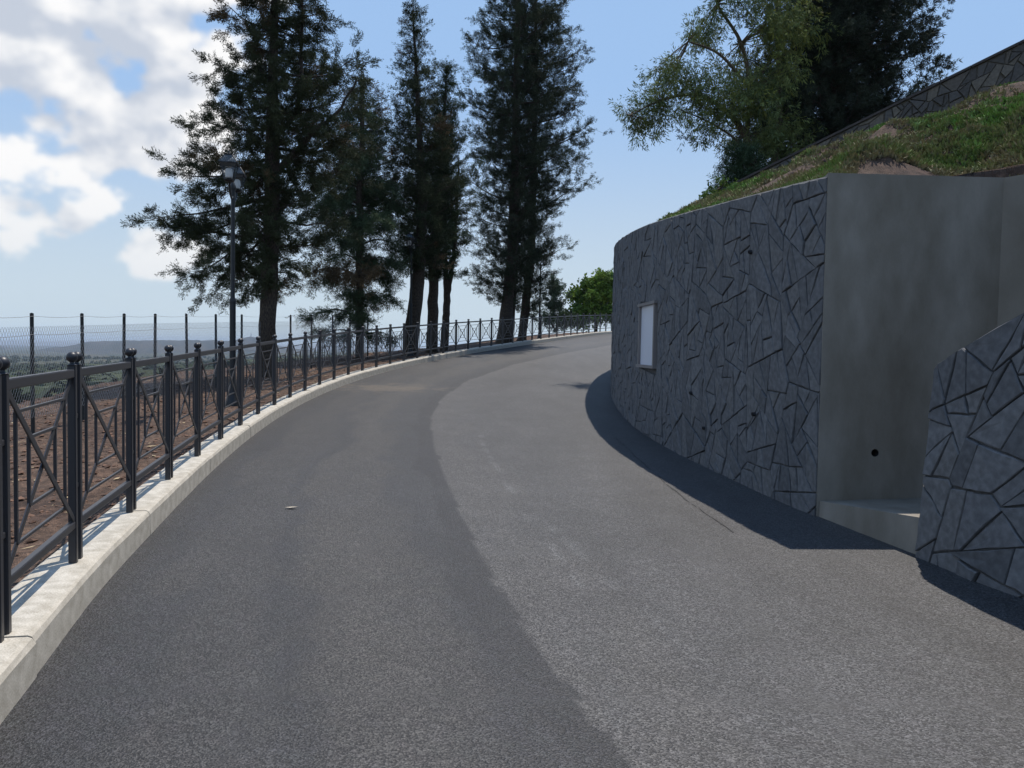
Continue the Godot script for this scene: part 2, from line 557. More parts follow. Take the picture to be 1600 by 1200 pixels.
func make_road():
	var seam := [[1.1, -6], [0.75, 0], [0.42, 2.61], [0.28, 3.14], [0.08, 3.93], [-0.1, 4.78], [-0.4, 6.52], [-0.75, 8.65], [-1.11, 11.15], [-1.35, 13.37], [-1.42, 16.51], [-1.14, 20.27], [-0.01, 25.8], [2.01, 31.72], [4.45, 37.38], [8, 45], [16, 62]]
	var crack := [[1.47, 11.2], [1.50, 10.0], [1.56, 7.63], [1.69, 5.93]]
	var chalk1 := [[-0.42, 11.2], [-0.35, 10.2], [-0.13, 8.6], [-0.02, 7.6], [0.12, 6.6], [0.3, 5.4], [0.42, 4.6]]
	var chalk2 := [[-0.02, 7.7], [0.16, 6.9], [0.33, 6.0], [0.55, 5.0], [0.9, 3.4]]
	var fine := noise(FastNoiseLite.TYPE_SIMPLEX, 1.4, 71, 4)
	var wide := noise(FastNoiseLite.TYPE_SIMPLEX, 0.22, 72, 3)
	var dust := noise(FastNoiseLite.TYPE_SIMPLEX, 0.9, 73, 4)
	var place := func(d: float, t: float) -> Vector3:
		var a := rail_x(d) + 0.06
		var b := wall_x(d) + 0.35
		return Vector3(lerpf(a, b, t), road_y(d), -d)
	var paint := func(p: Vector3, d: float, t: float) -> Color:
		var sx := path_x(seam, d)
		var off := p.x - sx
		var n := fine.get_noise_2d(p.x, d)
		var nw := wide.get_noise_2d(p.x, d * 0.6)
		off += n * 0.012
		var kx := p.x - rail_x(d) - 0.125
		var nd := dust.get_noise_2d(p.x * 1.6, d * 0.35)       # dust drawn out along the lanes
		var c: Vector3
		if off > 0.0:
			# older, dusty lane on the wall's side: one tone right up to the wall, dust only beside the lane joint
			c = Vector3(0.066, 0.064, 0.063) * (1.0 + 0.16 * nw + 0.20 * nd)
			c = c.lerp(Vector3(0.090, 0.085, 0.080), smoothstep(0.75, 0.15, off + 0.5 * nd) * 0.75)
		else:
			# newer, darker lane on the railing's side with patches of brown dust in the wheel tracks
			c = Vector3(0.037, 0.037, 0.039) * (1.0 + 0.16 * nw)
			var lane := maxf(0.5, sx - rail_x(d) - 0.16)
			var m := kx / lane
			# brown dust left by tyres: two streaks with ragged outlines, the inner one stronger
			for streak in [[0.30, 0.17, 0.45], [0.64, 0.20, 0.75]]:
				var away: float = absf(m - streak[0] + 0.10 * nd + 0.06 * nw) / streak[1]
				c = c.lerp(Vector3(0.072, 0.066, 0.059), streak[2] * smoothstep(1.0, 0.35, away + 0.35 * n) * (0.85 + 0.3 * nd))
		# bitumen squeezed out along the joint in the middle of the road, between the two lanes
		if off <= 0.0 and off > -0.22 + 0.14 * nd: c = c.lerp(Vector3(0.024, 0.024, 0.026), clampf(0.75 + 1.2 * n, 0.2, 0.95))
		# sand washed over the left lane
		var sd := Vector2((p.x + 2.75) / 1.5, (d - 18.2) / 1.1).length() + 0.6 * n + 0.3 * nw
		c = c.lerp(Vector3(0.17, 0.135, 0.095), 0.6 * smoothstep(1.0, 0.25, sd))
		if d > 5.5 and d < 11.5:
			var q := near_path(crack, p.x, d) + absf(n) * 0.02
			if q < 0.03: c *= lerpf(0.7, 1.0, q / 0.03)
		if d > 3.0 and d < 11.5:
			var q := minf(near_path(chalk1, p.x, d), near_path(chalk2, p.x, d) * 1.2)
			c = c.lerp(Vector3(0.20, 0.20, 0.195), 0.30 * smoothstep(0.05, 0.0, q) * smoothstep(-0.35, 0.45, n))
		c *= 1.0 + 0.15 * n
		return Color(c.x * 1.72, c.y * 1.76, c.z * 1.82)
	var rows := steps([[-6, 0.5, 0.5], [0.5, 8, 0.05], [8, 20, 0.1], [20, 62, 0.3]])
	var cols := []
	for k in 151: cols.append(k / 150.0)
	structure(sheet(rows, cols, place, paint, 1.0 / 2.2), "road", M.asphalt, "grey asphalt road with a curved joint between two lanes")
	# tarry joints: a thin uneven line of bitumen along the cut by the wall
	for line in [[crack, 5.9, 11.2, 0.007]]:
		var g := Geo.new()
		var d: float = line[1]
		var prev := []
		while d < line[2]:
			var n := fine.get_noise_2d(d * 3.0, 5.0)
			var x := joint_x(line[0], d)
			x += 0.02 * fine.get_noise_2d(d * 0.7, 9.0)
			var hw: float = maxf(0.0015, line[3] * (0.7 + 1.2 * n))
			var cur := [Vector3(x - hw, road_y(d) + 0.004, -d), Vector3(x + hw, road_y(d) + 0.004, -d)]
			if prev.size() > 0 and n > -0.32: g.quad(prev[0], prev[1], cur[1], cur[0], Vector3.UP)
			prev = cur
			d += 0.06
		structure(g.mesh(), "road_joint", M.tar, "thin dark tarry joint in the asphalt")

func make_kerb():
	var k0 := base("kerb")
	tag(k0, "pale concrete kerb under the black railing", "", "", "structure")
	var prof := [Vector2(0.128, -0.32), Vector2(0.124, -0.03), Vector2(0.112, -0.008), Vector2(0.095, 0.0), Vector2(-0.15, 0.004), Vector2(-0.17, -0.01), Vector2(-0.17, -0.32)]
	var t := 0.0
	var step := 2.0
	var r := RandomNumberGenerator.new()
	r.seed = 5
	while t < rail.size() - 1.5:
		var g := Geo.new()
		var t1 := minf(t + step, rail.size() - 1.0)
		var sub := 8
		var rings := []
		var dy := r.randf_range(-0.006, 0.006)
		var dx := r.randf_range(-0.006, 0.006)
		for j in sub + 1:
			var f := lerpf(t + 0.004, t1 - 0.004, float(j) / sub)
			var p := smooth_path(rail, f)
			var q := smooth_path(rail, minf(f + 0.05, rail.size() - 1.0)) - smooth_path(rail, maxf(f - 0.05, 0.0))
			var side := Vector3(-q.z, 0, q.x).normalized()
			var ring := PackedVector3Array()
			for a in prof:
				ring.append(Vector3(p.x, crest(-p.z) + a.y + dy + r.randf_range(-0.002, 0.002), p.z) + side * (a.x + dx + r.randf_range(-0.002, 0.002)))
			rings.append(ring)
		for j in sub:
			g.loft(rings[j], rings[j + 1], j == 0, j == sub - 1)
		put(g.mesh(), "kerb_block", M.kerb, k0)
		t = t1

# ---------------------------------------------------------------- railing
func make_railing():
	var post_g := Geo.new()
	post_g.bar(Vector3(0, -0.03, 0), Vector3(0, 1.075, 0), 0.041, 0.041, Vector3.BACK)
	var post_m := post_g.mesh()
	var ball_g := Geo.new()
	var prof := [Vector2(0.0, 0.0), Vector2(0.0235, 0.0), Vector2(0.0235, 0.008), Vector2(0.011, 0.012), Vector2(0.011, 0.022)]
	for k in 11:
		var a := -PI / 2 + 0.42 + (PI - 0.42) * k / 10.0
		prof.append(Vector2(maxf(0.0, 0.029 * cos(a)), 0.048 + 0.029 * sin(a)))
	ball_g.lathe(Vector3.ZERO, prof, 14)
	var ball_m := ball_g.mesh()
	var marks := {}                 # panels that stand right beside something one can find
	for q in [[-4.72, 13.5, "the double lantern post before the thick cypress"], [-6.15, 20.0, "the thick bare cypress trunk"], [-3.62, 28.2, "the thick leaning cypress trunk"], [-2.63, 30.6, "the slender forked cypress"], [-0.45, 36.0, "the largest cypress trunk"], [0.42, 38.0, "the slim leaning cypress trunk"], [1.30, 39.4, "the lamp post hidden in foliage"], [-5.17, 27.0, "the drooping cedar"]]:
		var best := 0
		for k in rail.size() - 1:
			var m := (rail[k] + rail[k + 1]) * 0.5
			var m0 := (rail[best] + rail[best + 1]) * 0.5
			if Vector2(m.x - q[0], m.z + q[1]).length() < Vector2(m0.x - q[0], m0.z + q[1]).length(): best = k
		if not marks.has(best): marks[best] = "black iron railing panel closest to " + q[2]
	for k in rail.size() - 1:
		var a := rail[k]
		var b := rail[k + 1]
		var dir := (b - a)
		var flat := Vector3(dir.x, 0, dir.z)
		var ux := flat.normalized()
		var w := flat.length()
		var slope := dir.y / w
		var node := base("railing_panel", (a + b) * 0.5)
		node.transform.basis = Basis(ux, Vector3.UP, ux.cross(Vector3.UP))
		var hw := w * 0.5 - 0.045
		var P := func(x: float, y: float) -> Vector3: return Vector3(x, y + x * slope, 0)
		for s in [-1.0, 1.0]:
			var po := put(post_m, "post", M.iron, node, P.call(s * hw, 0.0))
			put(ball_m, "ball_finial", M.iron, po, Vector3(0, 1.075, 0))
		var bar := func(called: String, p: Vector3, q: Vector3, ww: float, hh: float, up := Vector3.UP):
			var g := Geo.new()
			g.bar(p, q, ww, hh, up)
			put(g.mesh(), called, M.iron, node)
		var x0 := hw - 0.0205
		bar.call("top_rail", P.call(-x0, 1.035), P.call(x0, 1.035), 0.034, 0.046)
		bar.call("bottom_rail", P.call(-x0, 0.215), P.call(x0, 0.215), 0.034, 0.040)
		var yl := 0.24
		var yh := 1.01
		bar.call("diagonal_bar", P.call(-x0, yl), P.call(x0, yh), 0.008, 0.034)
		var gd := Geo.new()
		gd.bar(P.call(-x0, yh) + Vector3(0, 0, 0.010), P.call(x0, yl) + Vector3(0, 0, 0.010), 0.008, 0.034)
		put(gd.mesh(), "diagonal_bar", M.iron, node)
		var ym := (yl + yh) * 0.5
		for f in [0.74, 0.40]:
			var xx: float = x0 * f
			var yy: float = (yh - yl) * 0.5 * f
			for s in [-1.0, 1.0]:
				bar.call("cross_bar", P.call(-xx, ym + s * yy), P.call(xx, ym + s * yy), 0.014, 0.014)
				bar.call("upright_bar", P.call(s * xx, ym - yy), P.call(s * xx, ym + yy), 0.014, 0.020, Vector3.RIGHT)
		if k < rail.size() - 2:
			for y in [0.80, 0.42]:
				var g := Geo.new()
				g.bar(P.call(hw + 0.021, y), P.call(hw + 0.069, y), 0.026, 0.026)
				put(g.mesh(), "joining_plate", M.iron, node)
		var label := "black iron railing panel with crossed bars and ball tops on pale kerb"
		if marks.has(k): label = marks[k]
		tag(node, label, "railing", "black railing panels along the kerb")

# ---------------------------------------------------------------- stone facing
func clip_poly(p: PackedVector2Array, nrm: Vector2, off: float) -> PackedVector2Array:
	var out := PackedVector2Array()
	for k in p.size():
		var a := p[k]
		var b := p[(k + 1) % p.size()]
		var da := a.dot(nrm) - off
		var db := b.dot(nrm) - off
		if da <= 0.0: out.append(a)
		if (da < 0.0 and db > 0.0) or (da > 0.0 and db < 0.0):
			out.append(a.lerp(b, da / (da - db)))
	return out

func poly_area(p: PackedVector2Array) -> float:
	var s := 0.0
	for k in p.size():
		s += p[k].cross(p[(k + 1) % p.size()])
	return absf(s) * 0.5

func poly_mid(p: PackedVector2Array) -> Vector2:
	var s := Vector2.ZERO
	for q in p: s += q
	return s / p.size()

func inset(p: PackedVector2Array, by: float) -> PackedVector2Array:
	var out := p
	var m := poly_mid(p)
	for k in p.size():
		var e := (p[(k + 1) % p.size()] - p[k])
		if e.length() < 1e-4: continue
		var nrm := Vector2(e.y, -e.x).normalized()
		if nrm.dot(m - p[k]) > 0.0: nrm = -nrm
		out = clip_poly(out, nrm, nrm.dot(p[k]) - by)
		if out.size() < 3: return out
	return out

func split_stones(p: PackedVector2Array, target: float, out: Array, r: RandomNumberGenerator):
	var a := poly_area(p)
	if a < 0.004 or p.size() < 3: return
	if a < target * r.randf_range(0.7, 1.75):
		out.append(p)
		return
	# cut roughly across the longer way
	var m := poly_mid(p)
	var ax := Vector2.ZERO
	for k in p.size():
		var e := p[k] - m
		if e.length() > ax.length(): ax = e
	var ang := ax.angle() + r.randf_range(-0.55, 0.55)
	var nrm := Vector2.from_angle(ang)
	var off := nrm.dot(m) + r.randf_range(-0.22, 0.22) * ax.length()
	split_stones(clip_poly(p, nrm, off), target, out, r)
	split_stones(clip_poly(p, -nrm, -off), target, out, r)

func crazy_paving(u0: float, u1: float, v0: float, v1: float, cell: float, target: float, seed_: int, hole: Rect2) -> Array:
	var r := RandomNumberGenerator.new()
	r.seed = seed_
	var nu := int(ceil((u1 - u0) / cell)) + 2
	var nv := int(ceil((v1 - v0) / cell)) + 2
	var sites := {}
	for i in range(-1, nu):
		for j in range(-1, nv):
			sites[Vector2i(i, j)] = Vector2(u0 + (i + 0.5 + r.randf_range(-0.42, 0.42)) * cell, v0 + (j + 0.5 + r.randf_range(-0.42, 0.42)) * cell)
	var out := []
	for key in sites:
		var s: Vector2 = sites[key]
		var p := PackedVector2Array([s + Vector2(-2, -2) * cell, s + Vector2(2, -2) * cell, s + Vector2(2, 2) * cell, s + Vector2(-2, 2) * cell])
		for i in range(-2, 3):
			for j in range(-2, 3):
				var o: Vector2i = key + Vector2i(i, j)
				if (i == 0 and j == 0) or not sites.has(o): continue
				var q: Vector2 = sites[o]
				var nrm := (q - s).normalized()
				p = clip_poly(p, nrm, nrm.dot((q + s) * 0.5))
				if p.size() < 3: break
			if p.size() < 3: break
		if p.size() >= 3: p = clip_poly(p, Vector2.LEFT, -u0)
		if p.size() >= 3: p = clip_poly(p, Vector2.RIGHT, u1)
		if p.size() >= 3: p = clip_poly(p, Vector2.UP, -v0)
		if p.size() >= 3: p = clip_poly(p, Vector2.DOWN, v1)
		if p.size() < 3: continue
		var pieces := [p]
		if hole.size.x > 0.0:
			var bb := Rect2(p[0], Vector2.ZERO)
			for q in p: bb = bb.expand(q)
			if bb.intersects(hole):
				pieces = []
				var rest := p
				for cut in [[Vector2.RIGHT, hole.position.x], [Vector2.LEFT, -hole.end.x], [Vector2.DOWN, hole.position.y], [Vector2.UP, -hole.end.y]]:
					if rest.size() < 3: break
					var keep := clip_poly(rest, cut[0], cut[1])
					if keep.size() >= 3: pieces.append(keep)
					rest = clip_poly(rest, -cut[0], -cut[1])
		for q in pieces:
			split_stones(q, target * r.randf_range(0.55, 1.5), out, r)
	return out

func stone_geo(p: PackedVector2Array, lift: float, place: Callable, r: RandomNumberGenerator, g: Geo, at: Vector3, gap := 0.0028):
	var a0 := inset(p, gap)
	if a0.size() < 3 or poly_area(a0) < 0.0025: return false
	var mid := poly_mid(a0)
	# ragged outline: extra corners along the longer edges, knocked off sharp tips
	var a := PackedVector2Array()
	for k in a0.size():
		var q := a0[k]
		var e := a0[(k + 1) % a0.size()]
		a.append(q.lerp(mid, r.randf_range(0.005, 0.035)))
		var l := q.distance_to(e)
		var n := clampi(int(l / 0.11), 0, 4)
		for j in n:
			var t := (j + 1.0 + r.randf_range(-0.3, 0.3)) / (n + 1.0)
			var m := q.lerp(e, t)
			a.append(m + (mid - m).normalized() * r.randf_range(-0.001, 0.008))
	var tilt := Vector2(r.randf_range(-0.035, 0.035), r.randf_range(-0.035, 0.035))
	var A := PackedVector3Array()
	var S := PackedVector3Array()
	var B := PackedVector3Array()
	for q in a:
		var h := lift + tilt.dot(q - mid) + r.randf_range(-0.002, 0.002)
		var b := q + (mid - q).normalized() * minf(r.randf_range(0.004, 0.010), 0.4 * (mid - q).length())
		A.append(place.call(q, -0.012) - at)
		S.append(place.call(q, h - 0.007) - at)
		B.append(place.call(b, h) - at)
	g.loft(A, S, false, false)
	g.loft(S, B, false, false)
	var c: Vector3 = place.call(mid, lift + r.randf_range(-0.002, 0.003)) - at
	var out: Vector3 = place.call(mid, 1.0) - place.call(mid, 0.0)
	for k in B.size():
		g.tri(c, B[k], B[(k + 1) % B.size()], out)
	return true

func make_retaining_wall():
	var root := base("retaining_wall", Vector3(2.2, road_y(9.0), -9.0))
	tag(root, "long curved retaining wall faced with grey irregular stones", "wall")
	var at := root.position
	# core
	var g := Geo.new()
	var rows := []
	var u := 0.0
	while u < 40.0:
		var w := wall_at(u)
		var q: Vector3 = w[0]
		var yb := road_y(-q.z) - 0.4
		var yt := wall_top(u)
		var ring := PackedVector3Array()
		ring.append(wall_surface(u, yb, -0.004) - at)
		ring.append(wall_surface(u, yt - 0.015, -0.004) - at)
		ring.append(wall_surface(u, yt, -0.02) - at)
		ring.append(wall_surface(u, yt, -0.34) - at)
		ring.append(wall_surface(u, yb, -0.34) - at)
		rows.append(ring)
		u += 0.25
	for k in rows.size() - 1:
		g.loft(rows[k], rows[k + 1], k == 0, k == rows.size() - 2)
	put(g.mesh(), "mortar_bed", M.mortar, root)
	# stones, v measured down from the top edge
	var wide := 1.32                # stones stand a little taller than wide
	var hole := Rect2(4.455 * wide, -2.13, 1.11 * wide, 0.985)
	var polys := crazy_paving(0.0, 18.0 * wide, -3.45, -0.012, 0.85, 0.066, 12, hole)
	for k in polys.size():
		var pk: PackedVector2Array = polys[k]
		for j in pk.size(): pk[j].x /= wide
		polys[k] = pk
	var place := func(q: Vector2, h: float) -> Vector3: return wall_surface(q.x, wall_top(q.x) + q.y, h)
	var r := RandomNumberGenerator.new()
	r.seed = 77
	var order := []
	for p in polys:
		var m := poly_mid(p)
		var wq: Vector3 = wall_at(m.x)[0]
		var top := -100.0
		for q in p: top = maxf(top, wall_top(q.x) + q.y)
		if top < road_y(-wq.z) + 0.02: continue
		var dist := wq.length()
		order.append([poly_area(p) / pow(dist, 3.0), p])
	order.sort_custom(func(x, y): return x[0] > y[0])
	var rest := Geo.new()
	for k in order.size():
		var p: PackedVector2Array = order[k][1]
		var lift := r.randf_range(0.012, 0.024)
		if k < 300:
			var c: Vector3 = place.call(poly_mid(p), 0.0)
			var s := Geo.new()
			if stone_geo(p, lift, place, r, s, c):
				put(s.mesh(), "stone", M.stone[r.randi() % M.stone.size()], root, c - at)
		else:
			stone_geo(p, lift, place, r, rest, at)
	if rest.v.size() > 0:
		var o := put(rest.mesh(), "stone_facing", M.stone[0], root)
		o.set_meta("kind", "stuff")
	# little drain pipes
	for q in [[2.9, 0.78], [1.15, 0.72], [1.35, 2.3], [2.45, 0.42]]:
		var p := wall_surface(q[0], road_y(7.0 + q[0]) + q[1], 0.0)
		var nn: Vector3 = wall_at(q[0])[1]
		pipe(root, p - at, nn, 0.02, 0.045)
	# hatch
	var hb := wall_surface(5.0, 0.0, 0.0)
	var hr := base("wall_hatch", hb + Vector3(0, 1.17, 0))
	tag(hr, "white panel hatch in a grey frame set in the stone wall", "hatch")
	var hp := func(uu: float, y: float, h: float) -> Vector3: return wall_surface(uu, y, h) - hr.position
	var y0 := EYE - 0.20
	var y1 := EYE + 0.66
	var blk := func(called: String, ua: float, ub: float, ya: float, yb: float, h0: float, h1: float, m: Material):
		var gg := Geo.new()
		gg.loft(PackedVector3Array([hp.call(ua, ya, h0), hp.call(ub, ya, h0), hp.call(ub, yb, h0), hp.call(ua, yb, h0)]), PackedVector3Array([hp.call(ua, ya, h1), hp.call(ub, ya, h1), hp.call(ub, yb, h1), hp.call(ua, yb, h1)]))
		put(gg.mesh(), called, m, hr)
	blk.call("sill", 4.46, 5.56, y0 - 0.04, y0, -0.006, 0.070, M.frame)
	blk.call("lintel", 4.46, 5.56, y1, y1 + 0.04, -0.006, 0.070, M.frame)
	blk.call("jamb", 4.50, 4.56, y0, y1, -0.006, 0.055, M.frame)
	blk.call("jamb", 5.46, 5.52, y0, y1, -0.006, 0.055, M.frame)
	blk.call("panel", 4.56, 5.46, y0, y1, -0.006, 0.02, M.panel)

func pipe(parent: Node, p: Vector3, dir: Vector3, rr: float, out: float):
	var g := Geo.new()
	var side := dir.cross(Vector3.UP).normalized()
	var up := side.cross(dir)
	var rings := [[rr, -0.02], [rr, out], [rr * 0.8, out], [rr * 0.8, -0.01]]
	var rs := []
	for q in rings:
		var ring := PackedVector3Array()
		for k in 12:
			var a := TAU * k / 12
			ring.append(p + (side * cos(a) + up * sin(a)) * q[0] + dir * q[1])
		rs.append(ring)
	for k in 3:
		g.loft(rs[k], rs[k + 1], false, k == 2)
	put(g.mesh(), "drain_pipe", M.dark_pipe, parent)

func make_niche():
	# concrete wall behind the landing, with a round drain hole
	var top := 1.477 + EYE
	var ya := road_y(6.0) - 0.4
	var root := base("concrete_wall", Vector3(3.3, ya + 0.4, -6.7))
	tag(root, "bare stained concrete wall set back beside the landing", "wall")
	var c := CSGCombiner3D.new()
	c.name = "wall_face"
	root.add_child(c)
	var poly := CSGPolygon3D.new()
	poly.polygon = PackedVector2Array([Vector2(2.545, 6.585), Vector2(4.015, 6.650), Vector2(4.37, 6.10), Vector2(4.52, 5.0), Vector2(4.85, 3.0), Vector2(5.35, 0.0), Vector2(5.60, 0.0), Vector2(5.12, 3.0), Vector2(4.79, 5.05), Vector2(4.63, 6.22), Vector2(4.13, 6.98), Vector2(2.60, 6.92)])
	poly.depth = top - ya
	poly.rotation_degrees = Vector3(-90, 0, 0)
	poly.position = Vector3(0, top, 0) - root.position
	c.add_child(poly)
	poly.material = M.concrete
	var cy := CSGCylinder3D.new()
	cy.operation = CSGShape3D.OPERATION_SUBTRACTION
	cy.radius = 0.032
	cy.height = 0.3
	cy.sides = 20
	cy.rotation_degrees = Vector3(90, 0, 0)
	cy.position = Vector3(3.02, EYE - 0.81, -6.58) - root.position
	cy.material = M.dark_pipe
	c.add_child(cy)
	# landing, its front edge falls a little towards the corner
	var g := Geo.new()
	var yl := EYE - 1.215
	var yr := EYE - 1.10
	var low := PackedVector3Array([Vector3(2.555, ya, -6.58), Vector3(2.80, ya, -5.39), Vector3(4.44, ya, -5.39), Vector3(4.30, ya, -6.1), Vector3(3.99, ya, -6.66), Vector3(2.58, ya, -6.62)])
	var high := PackedVector3Array([Vector3(2.565, yl, -6.58), Vector3(2.81, yr, -5.39), Vector3(4.44, yr + 0.02, -5.39), Vector3(4.30, yr + 0.0, -6.1), Vector3(3.99, yl + 0.05, -6.66), Vector3(2.58, yl, -6.62)])
	g.loft(low, high)
	var land := put(g.mesh(), "landing", M.concrete)
	tag(land, "low concrete landing between the concrete wall and the sloping wall", "step")
	# flight of steps rising behind the sloping wall
	var st := base("stair_flight", Vector3(3.6, yr, -5.3))
	tag(st, "concrete steps rising behind the sloping stone wall", "stairs")
	for k in 9:
		var s := Geo.new()
		var d1 := 5.385 - k * 0.36
		var d0 := d1 - 0.365
		s.box(Vector3(3.12 + k * 0.06, ya, -d1) - st.position, Vector3(4.36 + k * 0.06, yr + 0.16 * (k + 1), -d0) - st.position)
		put(s.mesh(), "step", M.concrete, st)

func make_wing_wall():
	var path := PackedVector3Array([Vector3(2.785, 0, -5.40), Vector3(2.86, 0, -4.85), Vector3(2.955, 0, -4.50), Vector3(3.35, 0, -3.1), Vector3(3.8, 0, -1.5), Vector3(4.2, 0, 0.0)])
	var us := PackedFloat32Array([0.0])
	for k in range(1, path.size()): us.append(us[k - 1] + path[k].distance_to(path[k - 1]))
	var at_u := func(u: float) -> Array:
		var k := clampi(us.bsearch(u) - 1, 0, path.size() - 2)
		var f := (u - us[k]) / (us[k + 1] - us[k])
		var d := (path[k + 1] - path[k]).normalized()
		return [path[k].lerp(path[k + 1], f), Vector3(d.z, 0, -d.x)]
	var topy := func(u: float) -> float: return EYE - 0.075 + minf(u * 0.44, 1.55)
	var surf := func(u: float, y: float, h: float) -> Vector3:
		var w: Array = at_u.call(u)
		var q: Vector3 = w[0]
		var nn: Vector3 = -w[1] if w[1].x > 0 else w[1]
		var back := (path[1] - path[0]).normalized() * 0.03 * (y - road_y(5.0)) * (1.0 if u < 0.05 else 0.0)
		return Vector3(q.x, y, q.z) + nn * (h - 0.03 * (y - road_y(-q.z))) + back
	var root := base("stair_wall", Vector3(3.0, road_y(4.5), -4.5))
	tag(root, "low stone faced wall with sloping top beside the landing", "wall")
	var at := root.position
	var g := Geo.new()
	var rows := []
	var u := 0.0
	while u < us[us.size() - 1]:
		var yt: float = topy.call(u)
		var yb := road_y(4.0) - 0.4
		rows.append(PackedVector3Array([surf.call(u, yb, -0.004) - at, surf.call(u, yt, -0.004) - at, surf.call(u, yt, -0.28) - at, surf.call(u, yb, -0.28) - at]))
		u += 0.2
	for k in rows.size() - 1:
		g.loft(rows[k], rows[k + 1], k == 0, k == rows.size() - 2)
	put(g.mesh(), "mortar_bed", M.mortar, root)
	var polys := crazy_paving(0.0, 4.2, -3.2, -0.004, 0.80, 0.062, 45, Rect2())
	var place := func(q: Vector2, h: float) -> Vector3: return surf.call(q.x, topy.call(q.x) + q.y, h)
	var r := RandomNumberGenerator.new()
	r.seed = 78
	for p in polys:
		var top := -100.0
		for q in p: top = maxf(top, topy.call(q.x) + q.y)
		if top < road_y(4.0) + 0.02: continue
		var c: Vector3 = place.call(poly_mid(p), 0.0)
		var s := Geo.new()
		if stone_geo(p, r.randf_range(0.011, 0.021), place, r, s, c, 0.003):
			put(s.mesh(), "stone", M.stone[r.randi() % M.stone.size()], root, c - at)

# ---------------------------------------------------------------- bank and terrace
func make_bank():
	bank_noise = noise(FastNoiseLite.TYPE_SIMPLEX, 0.5, 91, 4)
	var patch := noise(FastNoiseLite.TYPE_SIMPLEX, 0.45, 92, 3)
	var place := func(d: float, t: float) -> Vector3:
		var x := bank_edge_x(d) + t
		return Vector3(x, bank_y(x, d), -d)
	var paint := func(p: Vector3, d: float, t: float) -> Color:
		var n := patch.get_noise_2d(p.x * 2.0, d * 2.0) + 0.6 * patch.get_noise_2d(p.x * 9.0, d * 9.0)
		var c := Vector3(0.070, 0.043, 0.032).lerp(Vector3(0.105, 0.070, 0.052), clampf(0.5 + n, 0, 1))
		return Color(c.x * 1.6, c.y * 1.6, c.z * 1.6)
	var rows := steps([[-10, 5, 0.8], [5, 6.93, 0.15], [6.93, 6.96, 0.025], [6.96, 22, 0.16], [22, 62, 0.8]])
	var cols := steps([[0, 10, 0.16], [10, 16, 0.5], [16, 60, 4.0]])
	structure(sheet(rows, cols, place, paint), "hillside", M.soil, "reddish earth bank above the retaining wall")
	# low plants
	var tuft := Geo.new()
	var r := RandomNumberGenerator.new()
	r.seed = 4
	for k in 9:
		var a := r.randf() * TAU
		var lean := r.randf_range(0.2, 0.95)
		var o := Vector3(cos(a), 0, sin(a))
		var b := o * r.randf_range(0.0, 0.04)
		var tip := b + o * lean * 0.09 + Vector3(0, r.randf_range(0.05, 0.11), 0)
		var s := Vector3(-sin(a), 0, cos(a)) * r.randf_range(0.009, 0.017)
		var m := b.lerp(tip, 0.55) + Vector3(0, 0.012, 0)
		tuft.tri(b, m + s, m - s, Vector3.UP)
		tuft.tri(m + s, tip, m - s, Vector3.UP)
	var tm := tuft.mesh()
	var xf := []
	var cols2 := PackedColorArray()
	for k in 150000:
		var d := 4.6 + r.randf() * 16.5
		var t := 0.03 + r.randf() * 9.5
		if k % 12 == 0:
			d = r.randf_range(7.0, 8.6)
			t = r.randf_range(0.05, 4.5)
		var x := bank_edge_x(d) + t
		var n := patch.get_noise_2d(x, d) + 0.5 * patch.get_noise_2d(x * 3.0 + 40.0, d * 3.0)
		var want := 0.62 + 1.1 * n + 0.28 * smoothstep(9.0, 17.0, d)
		if r.randf() > want: continue
		var sc := r.randf_range(0.35, 0.85)
		var b := Basis(Vector3.UP, r.randf() * TAU).rotated(Vector3(r.randf_range(-1, 1), 0, r.randf_range(-1, 1)).normalized(), r.randf_range(0, 0.5)).scaled(Vector3.ONE * sc)
		xf.append(Transform3D(b, Vector3(x, bank_y(x, d) - 0.01, -d)))
		var fresh := clampf(0.25 + 0.8 * n + 0.35 * smoothstep(8.0, 16.0, d) + r.randf_range(-0.3, 0.3), 0.0, 1.0)
		var c := Vector3(0.21, 0.185, 0.11).lerp(Vector3(0.125, 0.235, 0.06), fresh) * r.randf_range(0.7, 1.25)
		if r.randf() < 0.05: c = Vector3(0.26, 0.22, 0.14)
		cols2.append(Color(c.x, c.y, c.z))
	var o := scatter(tm, xf, cols2, "ground_cover_plants", M.grass)
	tag(o, "low green weeds growing over the earth bank", "weeds", "", "stuff")

func terrace_y(x: float, d: float) -> float:
	var back := rail_x(d) - x
	var y := crest(d) - 0.06 - 0.055 * maxf(0.0, back - 0.6)
	var edge := 5.9 + 0.6 * sin(d * 0.35) if d < 24.0 else lerpf(5.9, 3.0, clampf((d - 24.0) / 10.0, 0.0, 1.0))
	if back > edge: y -= 0.42 * (back - edge)
	return y

